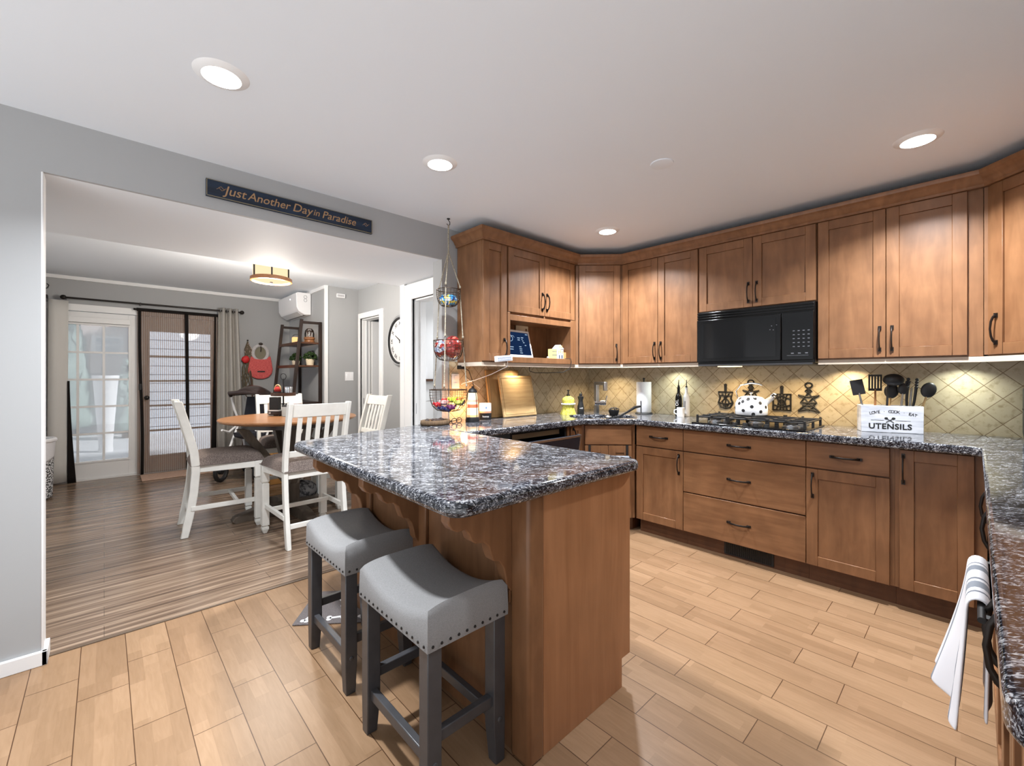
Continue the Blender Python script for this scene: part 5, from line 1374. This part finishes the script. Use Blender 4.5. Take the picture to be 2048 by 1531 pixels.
MB().tube([p+V((.03*math.cos(PI*i/10)*.73, -.03*math.cos(PI*i/10)*.68, .045+.05*math.sin(PI*i/10))) for i in range(11)], .007, 8).build('arch', BOARD, t)
MB().sph(p+V((0, 0, .045)), .032, (1, 1, 1.1), 14, 10).build('red_body', fabric('red_felt', srgb(140, 40, 40), srgb(170, 60, 56)), t)
MB().lathe(p, [(0, 0), (.035, 0), (.03, .03), (.02, .05)], 16).build('dark_base', plain('dark_felt', srgb(44, 34, 34), .9), t)
p = c+place_px(-.05, .0)+V((0, 0, .1955))
t = thing('tin_canister', 'shiny silver tin on the right of the upper tray', 'tin', tuple(p))
MB().lathe(p, [(0, 0), (.034, 0), (.034, .065), (0, .065)], 24).build('body', STEEL, t)
MB().lathe(p+V((0, 0, .065)), [(.035, -.01), (.036, 0), (.034, .012), (0, .013)], 24).build('lid', CHROME, t)
p = c+place_px(.03, .09)+V((0, 0, .022))
t = thing('black_lantern_box', 'small black block standing on the lower tray', 'box', tuple(p))
Mq = Mx.Translation(p) @ Mx.Rotation(R(-43), 4, 'Z')
MB(Mq).box(-.042, .042, -.03, .03, .035, .155).build('box', BLKM, t, bev=.003)
MB(Mq).box(-.046, .046, -.033, .033, 0, .035).build('striped_base', banded('black_white_band', 'z', [(0, srgb(230, 226, 220)), (.012, srgb(40, 36, 34)), (.022, srgb(230, 226, 220)), (.036, srgb(230, 226, 220))], .6), t)
p = c+place_px(.10, .05)+V((0, 0, .022))
Mq = Mx.Translation(p) @ Mx.Rotation(R(-43), 4, 'Z')
tag(MB(Mq).box(-.014, .014, -.02, .02, 0, .10).build('cream_block', plain('cream_block_paint', srgb(226, 214, 200), .6), loc=tuple(p), bev=.002), 'narrow cream block at the left end of the lower tray', 'block')
p = c+place_px(-.10, .14)+V((0, 0, .0005))
t = thing('lidded_jar', 'pale blue jar with dark knobbed lid in front of the chair back', 'jar', tuple(p))
MB().lathe(p, [(0, 0), (.036, 0), (.038, .01), (.038, .09), (0, .09)], 24).build('body', plain('pale_aqua', srgb(196, 210, 212), .3), t)
MB().lathe(p+V((0, 0, .09)), [(.040, 0), (.036, .012), (.008, .016), (.010, .026), (0, .03)], 20).build('lid', BLKM, t)
p = c+place_px(-.175, .13)+V((0, 0, .0005))
t = thing('printed_box', 'white box with a black curl print right of the lidded jar', 'box', tuple(p))
Mq = Mx.Translation(p) @ Mx.Rotation(R(-43), 4, 'Z')
MB(Mq).box(-.036, .05, -.04, .04, 0, .125).build('box', WHITEP, t, bev=.003)
MB(Mq).tube([(-.012+.018*math.cos(a*.5), -.041, .075+.02*math.sin(a*.5)) for a in range(8)], .004, 6).tube([(.022, -.041, .06), (.03, -.041, .08), (.028, -.041, .095)], .005, 6).build('black_curl', INK, t)

# ---- doors dressing
sc = thing('mesh_door_screen', 'brown striped insect mesh curtain with black straps over the right glass door', 'screen', (.74, YF-.05, 0))
def drape(x0, x1, y, z0, z1, amp, n, ph=0, nu=40, nv=12):
    return lambda u, v: (x0+(x1-x0)*u, y+amp*math.sin(u*n*2*PI+ph)*(.5+.5*(1-v)), z0+(z1-z0)*v)
m = MB(); m.grid(drape(.305, 1.165, YF-.045, .01, 2.115, .006, 2), 50, 20); m.build('mesh_cloth', SCREEN, sc, ang=180)
STRAP = fabric('black_webbing', srgb(20, 18, 18), srgb(36, 32, 30))
MB().box(.30, 1.18, YF-.054, YF-.04, 2.085, 2.125).box(.27, .33, YF-.056, YF-.038, 2.095, 2.118).build('top_strap', STRAP, sc)
m = MB(); m.grid(lambda u, v: (.318+.03*u+.02*(1-v)+.008*math.sin(v*6), YF-.05, .0+2.11*v), 4, 20); m.build('left_strap', STRAP, sc, thick=.006, ang=180)
m = MB(); m.grid(lambda u, v: (.79+.04*u+.018*(1-v), YF-.052, .0+2.10*v), 4, 20); m.build('centre_strap', STRAP, sc, thick=.006, ang=180)
m = MB(); m.grid(lambda u, v: (1.135+(.02+.05*(1-v)**2)*(u-.5)-.02*(1-v), YF-.05, .02+2.08*v), 4, 20); m.build('right_strap', STRAP, sc, thick=.006, ang=180)
MB().box(.32, .35, YF-.07, YF-.05, 1.08, 1.16).build('magnet_clip', BLKM, sc, bev=.004)
bs = MB(); bs.grid(lambda u, v: (-.315+(.02+.055*(1-v)**1.5)*u+.0*(1-v), YF-.05, .0+1.2*v), 5, 16)
tag(bs.build('black_mesh_edge', STRAP, thick=.006, ang=180), 'narrow black strap hanging at the left edge of the left glass door', 'strap')
cr = thing('curtain_rod', 'dark bronze curtain rod above the glass doors', 'curtain rod', (.54, YF-.10, 2.17))
MB().cyl((-.34, YF-.10, 2.172), (1.43, YF-.10, 2.172), .011, n=12).build('rod', BRONZE, cr)
for x in (-.345, 1.45): MB().sph((x, YF-.10, 2.172), .028, (1, 1, 1), 14, 10).build('finial', BRONZE, cr)
for x in (-.33, .335): MB().box(x-.008, x+.008, YF-.11, YF-.001, 2.155, 2.185).build('bracket', BRONZE, cr)
def curtain(name, label, x0, x1, b0, b1, y, zt, zb, n, amp):
    t = thing(name, label, 'curtain', ((x0+x1)/2, y, zb))
    m = MB(); m.grid(lambda u, v: ((x0+(x1-x0)*u)*(v)+(b0+(b1-b0)*u)*(1-v), y+amp*math.sin(u*n*2*PI), zb+(zt-zb)*v), 64, 14)
    m.build('cloth', CURT, t, thick=.004, ang=180)
    m = MB()
    for k in range(int(n*2)):
        x = x0+(x1-x0)*(k+.5)/(n*2); m.lathe((0, 0, 0), [(.02, 0), (.026, .002), (.02, .004)], 14) if False else m.tube([(x, y+.024*math.cos(a*PI/6), 2.172+.024*math.sin(a*PI/6)) for a in range(12)], .004, 5, True)
    m.build('grommet', STEEL, t)
    return t
curtain('curtain', 'greige grommet curtain gathered at the right of the glass doors', 1.165, 1.40, 1.14, 1.48, YF-.10, 2.215, .03, 3, .036)
t = thing('curtain', 'pale curtain panel left of the left glass door', 'curtain', (-.40, YF-.12, .02))
m = MB(); m.grid(lambda u, v: (-.47+.165*u-.01*(1-v), YF-.06-.02*math.sin(u*PI*1.5), .02+2.12*v), 24, 10); m.build('cloth', plain('pale_curtain_cloth', srgb(206, 204, 200), .9), t, thick=.004, ang=180)
cr2 = thing('curtain_rod', 'short end of a dark curtain rod at the far left corner', 'curtain rod', (-.6, YF-.10, 2.17))
MB().cyl((-.82, YF-.10, 2.172), (-.475, YF-.10, 2.172), .010, n=12).build('rod', BRONZE, cr2)
MB().box(-.487, -.47, YF-.11, YF-.001, 2.15, 2.185).build('bracket', BRONZE, cr2)
t = thing('curtain', 'shadowed grey curtain beside the far left corner', 'curtain', (-.65, YF-.10, .05))
m = MB(); m.grid(lambda u, v: (-.82+.33*u, YF-.10+.022*math.sin(u*18), .05+2.12*v), 40, 6); m.build('cloth', CURT, t, thick=.004, ang=180)
hk = thing('wall_hook', 'black curled hook on the wall above the left curtain', 'hook', (-.5, YF, 2.28))
MB().tube([(-.54, YF-.005, 2.275), (-.53, YF-.05, 2.265), (-.50, YF-.09, 2.25), (-.47, YF-.10, 2.262), (-.46, YF-.10, 2.295), (-.475, YF-.09, 2.31)], .006, 8).build('curl', BLKM, hk)
MB().box(-.56, -.52, YF-.008, YF, 2.25, 2.30).build('base_plate', BLKM, hk, bev=.003)
hm = thing('laundry_hamper', 'white rimmed woven hamper at the far left edge of the dining room', 'hamper', (-.60, 6.55, 0))
c = (-.58, 6.55, 0)
WOV = fabric('black_white_weave', srgb(50, 50, 52), srgb(214, 214, 216), (70, 70, 70), bump=.8, lo=.47, hi=.53)
MB().lathe(c, [(0, 0), (.17, 0), (.19, .02), (.205, .55), (.20, .58), (.19, .55), (.17, .04), (0, .03)], 32).build('woven_body', WOV, hm)
MB().tube([(c[0]+.205*math.cos(a*PI/16), c[1]+.205*math.sin(a*PI/16), .60) for a in range(32)], .022, 8, True).build('white_rim', WHITEP, hm)
m = MB(); m.grid(lambda u, v: (c[0]+(.212-.01*v)*math.cos(-2.4+u*2.6), c[1]+(.212-.01*v)*math.sin(-2.4+u*2.6), .60-.32*v*(1-.5*u)), 20, 8); m.build('draped_liner', TERRY, hm, thick=.004, ang=180)
dm = MB().box(.33, 1.45, 6.80, 7.22, .001, .010).build('door_mat', fabric('pinkish_mat_cloth', srgb(168, 138, 120), srgb(196, 168, 150), (30, 200, 200)), bev=.003)
tag(dm, 'pinkish brown mat on the floor at the right glass door', 'mat')

# ---- wall fittings
ac = thing('mini_split_unit', 'white wall air conditioner high on the dining room right wall', 'air conditioner', (2.0, 6.75, 2.25))
m = MB(); m.prism([(2.105, 2.11), (2.02, 2.105), (1.945, 2.15), (1.915, 2.21), (1.91, 2.395), (1.93, 2.408), (2.105, 2.41)], 6.34, 7.17, 'y'); m.build('housing', WHITEP, ac, bev=.008, seg=3)
MB().prism([(2.015, 2.1035), (1.945, 2.146), (1.94, 2.143), (2.012, 2.098)], 6.40, 7.12, 'y').build('louvre', plain('grey_louvre', srgb(196, 198, 200), .4), ac)
MB().prism([(2.06, 2.1085), (2.022, 2.1035), (2.022, 2.1015), (2.06, 2.1065)], 6.40, 7.12, 'y').build('air_slot', BLKM, ac)
MB().sph((1.909, 6.60, 2.335), .010, (.4, 1, 1)).build('indicator_light', emis('white_led', (1, 1, 1, 1), 3), ac)
m = MB()
for z in (2.35, 2.305): m.tube([(2.03+.020*math.cos(a*PI/8), 6.3385, z+.022*math.sin(a*PI/8)) for a in range(16)], .003, 5, True)
m.build('pipe_knockout', plain('grey_mark', srgb(160, 162, 166), .5), ac)
vt = thing('door_chime', 'small white slotted box high on the wall beside the trim', 'vent', (2.30, YH, 2.33))
MB().box(2.245, 2.355, YH-.025, YH-.001, 2.30, 2.352).build('box', WHITEP, vt, bev=.003)
m = MB()
for k in range(6): m.box(2.255+k*.015, 2.265+k*.015, YH-.0265, YH-.0245, 2.312, 2.34)
m.build('slot', plain('grey_slot', srgb(170, 170, 172), .5), vt)
def switch(name, label, M, n, parent=None):
    t = thing(name, label, 'light switch', tuple(M.translation))
    w = .035+.023*(n-1)
    MB(M).box(-w, w, 0, .006, -.058, .058).build('cover_plate', WHITEP, t, bev=.002)
    for k in range(n):
        x = (k-(n-1)/2)*.046; MB(M).box(x-.016, x+.016, .006, .010, -.034, .034).build('rocker', WHITEP, t, bev=.002)
    return t
switch('light_switch', 'double white light switch plate on the grey wall beside the hall doorway', frame((2.42, YH-.001, 1.255), (1, 0, 0), (0, -1, 0)), 2)
switch('light_switch', 'single white rocker switch seen through the white doorway behind the baskets', frame((2.345, 3.789, 1.285), (1, 0, 0), (0, -1, 0)), 1)
tag(MB().box(2.262, 2.548, 3.74, 3.789, 1.205, 1.228).build('wall_ledge', WALNUT), 'narrow dark wooden ledge on the white wall under the single switch', 'ledge')
ck2 = thing('wall_clock', 'large round wall clock with roman numerals half hidden by the door casing', 'clock', (XW-.03, 4.617, 1.673))
Mc = frame((XW-.001, 4.617, 1.673), (0, -1, 0), (-1, 0, 0)) @ Mx.Rotation(R(-90), 4, 'X')   # lathe axis out of the wall
MB(Mc).lathe((0, 0, 0), [(.285, 0), (.30, .0), (.305, .02), (.285, .035), (.275, .03), (.27, .015)], 56).build('outer_rim', plain('silver_rim', srgb(176, 178, 180), .4, .5), ck2)
MB(Mc).lathe((0, 0, 0), [(.275, .02), (.272, .034), (.256, .034), (.252, .014)], 56).build('inner_rim', BLKM, ck2)
MB(Mc).lathe((0, 0, 0), [(0, .014), (.258, .014), (.258, .0)], 56).build('dial', plain('pale_dial', srgb(208, 208, 208), .6), ck2)
for k, rn in enumerate(('XII', 'I', 'II', 'III', 'IIII', 'V', 'VI', 'VII', 'VIII', 'IX', 'X', 'XI')):
    a = R(90-30*k)
    Mt_ = textM((XW-.0165, 4.617-.205*math.cos(a), 1.673+.205*math.sin(a)), (0, -1, 0), (0, 0, 1)) @ Mx.Rotation(a-PI/2, 4, 'Z')
    text(ck2, 'numeral', rn, .062, INK, Mt_)
for an, ln, w_ in ((150, .13, .007), (60, .18, .005)):
    a = R(an); d_ = V((0, -math.cos(a), math.sin(a))); MB().tube([V((XW-.020, 4.617, 1.673))-d_*.03, V((XW-.020, 4.617, 1.673))+d_*ln], [w_, w_*.5], 6).build('clock_hand', BLKM, ck2)
MB().sph((XW-.021, 4.617, 1.673), .012).build('hub', BLKM, ck2)

# ---- ladder shelf
ls = thing('ladder_shelf', 'dark leaning ladder shelf against the dining room right wall', 'shelf', (1.9, 6.34, 0))
ya, yb = 5.93, 6.76
fx = lambda z: 1.65+.102*z
for y in (ya, yb):
    MB().box(2.065, 2.10, y-.016, y+.016, 0, 1.97).build('rear_post', DARKW, ls, bev=.002)
    MB().prism([(fx(0)-.018, 0), (fx(0)+.018, 0), (fx(1.99)+.018, 1.99), (fx(1.99)-.018, 1.99)], y-.016, y+.016, 'y').build('front_post', DARKW, ls, bev=.002)
    MB().box(fx(1.95), 2.07, y-.014, y+.014, 1.935, 1.968).build('top_bar', DARKW, ls, bev=.002)
SHZ = (.42, .92, 1.40, 1.70)
for z in SHZ:
    MB().box(fx(z)+.005, 2.068, ya+.005, yb-.005, z-.022, z).build('shelf_board', WALNUT if z > 1 else DARKW, ls, bev=.002)
    MB().box(fx(z)-.01, fx(z)+.008, ya-.012, yb+.012, z-.034, z+.004).build('shelf_lip', WALNUT if z > 1 else DARKW, ls, bev=.002)
def topiary(x, y, label, pc):
    z = 1.4005
    t = thing('potted_topiary', label, 'plant', (x, y, z), 'boxwood topiaries on the ladder shelf')
    MB().lathe((x, y, z), [(0, 0), (.042, 0), (.056, .085), (.052, .087), (.049, .07), (0, .07)], 24).build('pot', plain('cream_pot', pc, .6), t)
    m = MB()
    for k in range(150):
        th = random.uniform(0, 2*PI); ph = random.uniform(-.35, PI/2); rr = random.uniform(.055, .082)
        p = V((x+rr*math.cos(ph)*math.cos(th), y+rr*math.cos(ph)*math.sin(th), z+.10+rr*.9*math.sin(ph)))
        m.sph(p, random.uniform(.010, .017), (1, 1, .7), 6, 4)
    m.build('foliage', fabric('boxwood', srgb(22, 34, 18), srgb(62, 84, 46), (90, 90, 90), bump=.6), t, ang=180)
topiary(1.99, 6.03, 'potted boxwood in a cream pot at the near end of the shelf', srgb(222, 206, 178))
topiary(1.965, 6.53, 'potted boxwood in a cream pot at the far end of the shelf', srgb(216, 200, 176))
gc = thing('glass_cloche', 'glass dome on a wooden base on the top shelf, near end', 'ornament', (1.985, 6.04, 1.7005))
c = (1.985, 6.04, 1.7005)
MB().lathe(c, [(0, 0), (.062, 0), (.066, .012), (.062, .03), (.056, .034), (.068, .042), (.070, .06), (.062, .072), (0, .072)], 28).build('wooden_base', RIM, gc)
MB().lathe(c, [(.058, .072), (.06, .12), (.052, .16), (.03, .185), (0, .192)], 28).build('glass_dome', GLASS, gc)
m = MB()
for k in range(7):
    a = k*.9; m.tube([(c[0], c[1], c[2]+.075), (c[0]+.02*math.cos(a), c[1]+.02*math.sin(a), c[2]+.12), (c[0]+.034*math.cos(a), c[1]+.034*math.sin(a), c[2]+.15)], .003, 5); m.sph((c[0]+.034*math.cos(a), c[1]+.034*math.sin(a), c[2]+.152), .012, n=8, m=6)
m.build('dried_sprig', plain('brown_sprig', srgb(70, 48, 36), .8), gc)
MB().cyl((c[0], c[1], c[2]+.074), (c[0], c[1], c[2]+.15), .006).build('candle', WHITEP, gc)
cn = thing('glowing_candle', 'glowing jar candle at the far end of the top shelf', 'candle', (1.96, 6.50, 1.7005))
c = (1.96, 6.50, 1.7005)
MB().lathe(c, [(0, 0), (.055, 0), (.055, .085), (.048, .10), (0, .10)], 24).build('jar', emis('amber_jar', (1, .60, .24, 1), 1.5), cn)
MB().tube([(c[0]+.05*math.cos(a*PI/8)*.7, c[1]-.05*math.cos(a*PI/8)*.7, c[2]+.11+.03*math.sin(a*PI/8)) for a in range(9)], .003, 5).build('wire_handle', BRONZE, cn)
point('glow', (c[0]-.02, c[1]-.09, c[2]+.06), .6, .03, (1, .6, .3), cn)
fg = MB().lathe((0, 0, 0), [(0, 0), (.032, 0), (.03, .05), (.018, .075), (.036, .10), (.034, .125), (.014, .14), (0, .142)], 16, sy=.7).build('wooden_figure', WALNUT, loc=(1.90, 6.71, 1.7005))
tag(fg, 'small dark wooden figure left of the glowing candle', 'figurine')
for v in []: pass
fr2 = thing('photo_frame', 'thin dark picture frame standing behind the near boxwood', 'picture frame', (2.045, 6.25, 1.4005))
Mq = Mx.Translation((2.03, 6.26, 1.4005)) @ Mx.Rotation(R(14), 4, 'Y')
MB(Mq).box(-.006, .006, -.085, .085, 0, .21).build('frame', BLKM, fr2, bev=.002)
MB(Mq).box(-.0075, -.005, -.07, .07, .015, .195).build('print', plain('grey_print_paper', srgb(150, 146, 140), .7), fr2)

# ---- hanging things on the far wall
bb = thing('pink_footmuff', 'coral pink quilted footmuff hanging by its grey collar on the far wall', 'footmuff', (1.70, YF-.03, 1.40))
outl = [(-.145, .06), (-.13, .095), (-.075, .06), (0, .045), (.075, .06), (.13, .10), (.14, .06), (.155, -.03), (.165, -.10), (.150, -.17), (.105, -.22), (.04, -.245), (-.04, -.245), (-.105, -.22), (-.155, -.17), (-.168, -.10), (-.16, -.03)]
CORAL = fabric('coral_quilt', srgb(196, 84, 84), srgb(220, 110, 106), (40, 40, 160))
MB().prism([(1.70+a, 1.46+b) for a, b in outl], YF-.055, YF-.012, 'y').build('quilted_body', CORAL, bb, bev=.014, seg=3)
GCOL = fabric('grey_fleece', srgb(176, 172, 172), srgb(204, 200, 200), (200, 200, 200))
MB().tube([(1.70+.098*math.cos(a*PI/14+PI*.0), YF-.035, 1.60+.115*math.sin(a*PI/14)) for a in range(28)], .024, 8, True, sq=(1, .8)).build('fleece_collar', GCOL, bb)
MB().prism([(1.70+.09*math.cos(a*PI/10), 1.60+.105*math.sin(a*PI/10)) for a in range(20)], YF-.03, YF-.012, 'y').build('lining', plain('khaki_lining', srgb(128, 122, 104), .9), bb)
MB().box(1.655, 1.755, YF-.058, YF-.053, 1.315, 1.335).build('label_patch', BLKM, bb)
MB().sph((1.70, YF-.05, 1.735), .03, (1, .6, .7), 10, 8).tube([(1.70, YF-.04, 1.73), (1.705, YF-.05, 1.66), (1.70, YF-.05, 1.62)], .008, 6).build('tie', plain('dark_tie', srgb(60, 50, 44), .8), bb)
vb = thing('dried_vine_bundle', 'hanging bundle of dried vines with a red flower beside the curtain', 'wall decoration', (1.55, YF-.03, 1.5))
VINE = plain('dry_vine', srgb(104, 92, 74), .9); random.seed(5)
m = MB()
for k in range(16):
    x = 1.535; z = 1.77; pts = [(x, YF-.03, z)]
    tx = random.uniform(-.10, .05)
    for j in range(1, 7): pts.append((1.535+tx*j/6+random.uniform(-.018, .018)+(.03*math.sin(j+k)), YF-.03-random.uniform(.0, .03), 1.77-j*random.uniform(.105, .135)))
    m.tube(pts, .0045, 5)
m.build('vines', VINE, vb)
MB().sph((1.50, YF-.07, 1.50), .05, (1, .6, 1.05), 14, 10, .10).build('red_flower', plain('red_petals', srgb(200, 30, 34), .6), vb)
MB().prism([(1.49, 1.60), (1.54, 1.75), (1.60, 1.63), (1.61, 1.56), (1.55, 1.50)], YF-.045, YF-.02, 'y').build('patterned_pouch', fabric('brown_patterned_pouch', srgb(120, 100, 90), srgb(186, 170, 160), (60, 60, 60), lo=.46, hi=.54), vb, bev=.006)
MB().sph((1.537, YF-.02, 1.78), .012).build('nail', BLKM, vb)
stk = thing('twig_easel', 'brown bent twig stand below the dried vines', 'stand', (1.53, 7.15, 0))
m = MB()
m.tube([(1.60, 7.17, 0), (1.585, 7.16, .5), (1.575, 7.2, .95), (1.56, 7.24, 1.33)], [.012, .011, .010, .008], 6)
m.tube([(1.42, 7.12, 0), (1.45, 7.14, .45), (1.52, 7.18, .85), (1.60, 7.14, .90), (1.62, 7.10, .5), (1.64, 7.08, 0)], [.011, .010, .009, .009, .009, .010], 6)
m.tube([(1.545+.07*math.cos(a*PI/6), 7.17, 1.03+.10*math.sin(a*PI/6)) for a in range(12)], .006, 5, True)
m.build('twigs', plain('brown_twig', srgb(78, 52, 38), .7), stk)

# ---- stroller behind the table
sr = thing('stroller', 'stroller with dark leather hood and white tube frame behind the table', 'stroller', (1.35, 6.15, 0))
LEA = plain('dark_brown_leather', srgb(52, 40, 38), .28, coat=.3)
sx, sy = 1.35, 6.15
Md = Mx.Translation((sx, sy, 0)) @ Mx.Rotation(R(-43), 4, 'Z')
m = MB(Md); m.grid(lambda u, v: ((.17-.03*abs(2*v-1))*math.cos(PI*(1-u)), .16*(v-.5)*2, 1.02+.115*math.sin(PI*u)*(1-.4*(2*v-1)**2)), 20, 10); m.build('hood', LEA, sr, thick=.012, ang=180)
MB(Md).tube([(-.18, -.15, 1.02), (-.17, -.19, 1.05), (0, -.20, 1.065), (.17, -.19, 1.05), (.18, -.15, 1.02)], .024, 10).build('leather_bumper', LEA, sr)
for s in (-1, 1):
    MB(Md).tube([(s*.19, -.12, 1.02), (s*.20, -.05, .85), (s*.20, .10, .60), (s*.22, .22, .25), (s*.22, .26, .16)], .013, 8).tube([(s*.20, -.28, .62), (s*.21, -.14, .58), (s*.20, .05, .66)], .012, 8).tube([(s*.21, -.25, .18), (s*.20, -.1, .45), (s*.20, .02, .64)], .013, 8).build('frame_tube', WHITEP, sr)
    for yy in (-.26, .27):
        MB(Md).tube([(s*.225+.0, yy+.10*math.cos(a*PI/9), .125+.10*math.sin(a*PI/9)) for a in range(18)], .024, 8, True).cyl((s*.225-.02, yy, .125), (s*.225+.02, yy, .125), .03).build('wheel', BLKM, sr)
MB(Md).prism([(-.14, .52), (.02, .47), (.16, .98), (.12, 1.0), (-.0, .54), (-.16, .58)], -.15, .15, 'x').build('seat', plain('charcoal_seat', srgb(46, 46, 54), .9), sr, bev=.01)
MB(Md).box(-.19, .19, -.20, .22, .20, .32).build('basket', plain('grey_basket', srgb(80, 80, 84), .9), sr, bev=.01)
# ---- things under the table
bg_ = MB().sph((0, 0, 0), .14, (1.0, .8, .75), 24, 14, .03).build('quilted_bag', fabric('grey_plaid', srgb(52, 50, 50), srgb(104, 100, 98), (26, 26, 26), lo=.45, hi=.55), loc=None, ang=180)
bg_.location = (1.45, 4.62, .109)
tag(bg_, 'dark grey quilted bag on the floor under the table', 'bag')
tr = MB().box(1.40, 1.60, 5.56, 5.76, .0, .42).box(1.39, 1.61, 5.55, 5.77, .42, .45).build('toy_box', plain('orange_toy_crate', srgb(190, 138, 76), .6), bev=.004)
tag(tr, 'tan crate behind the table with its top edge seen below the tabletop', 'crate')
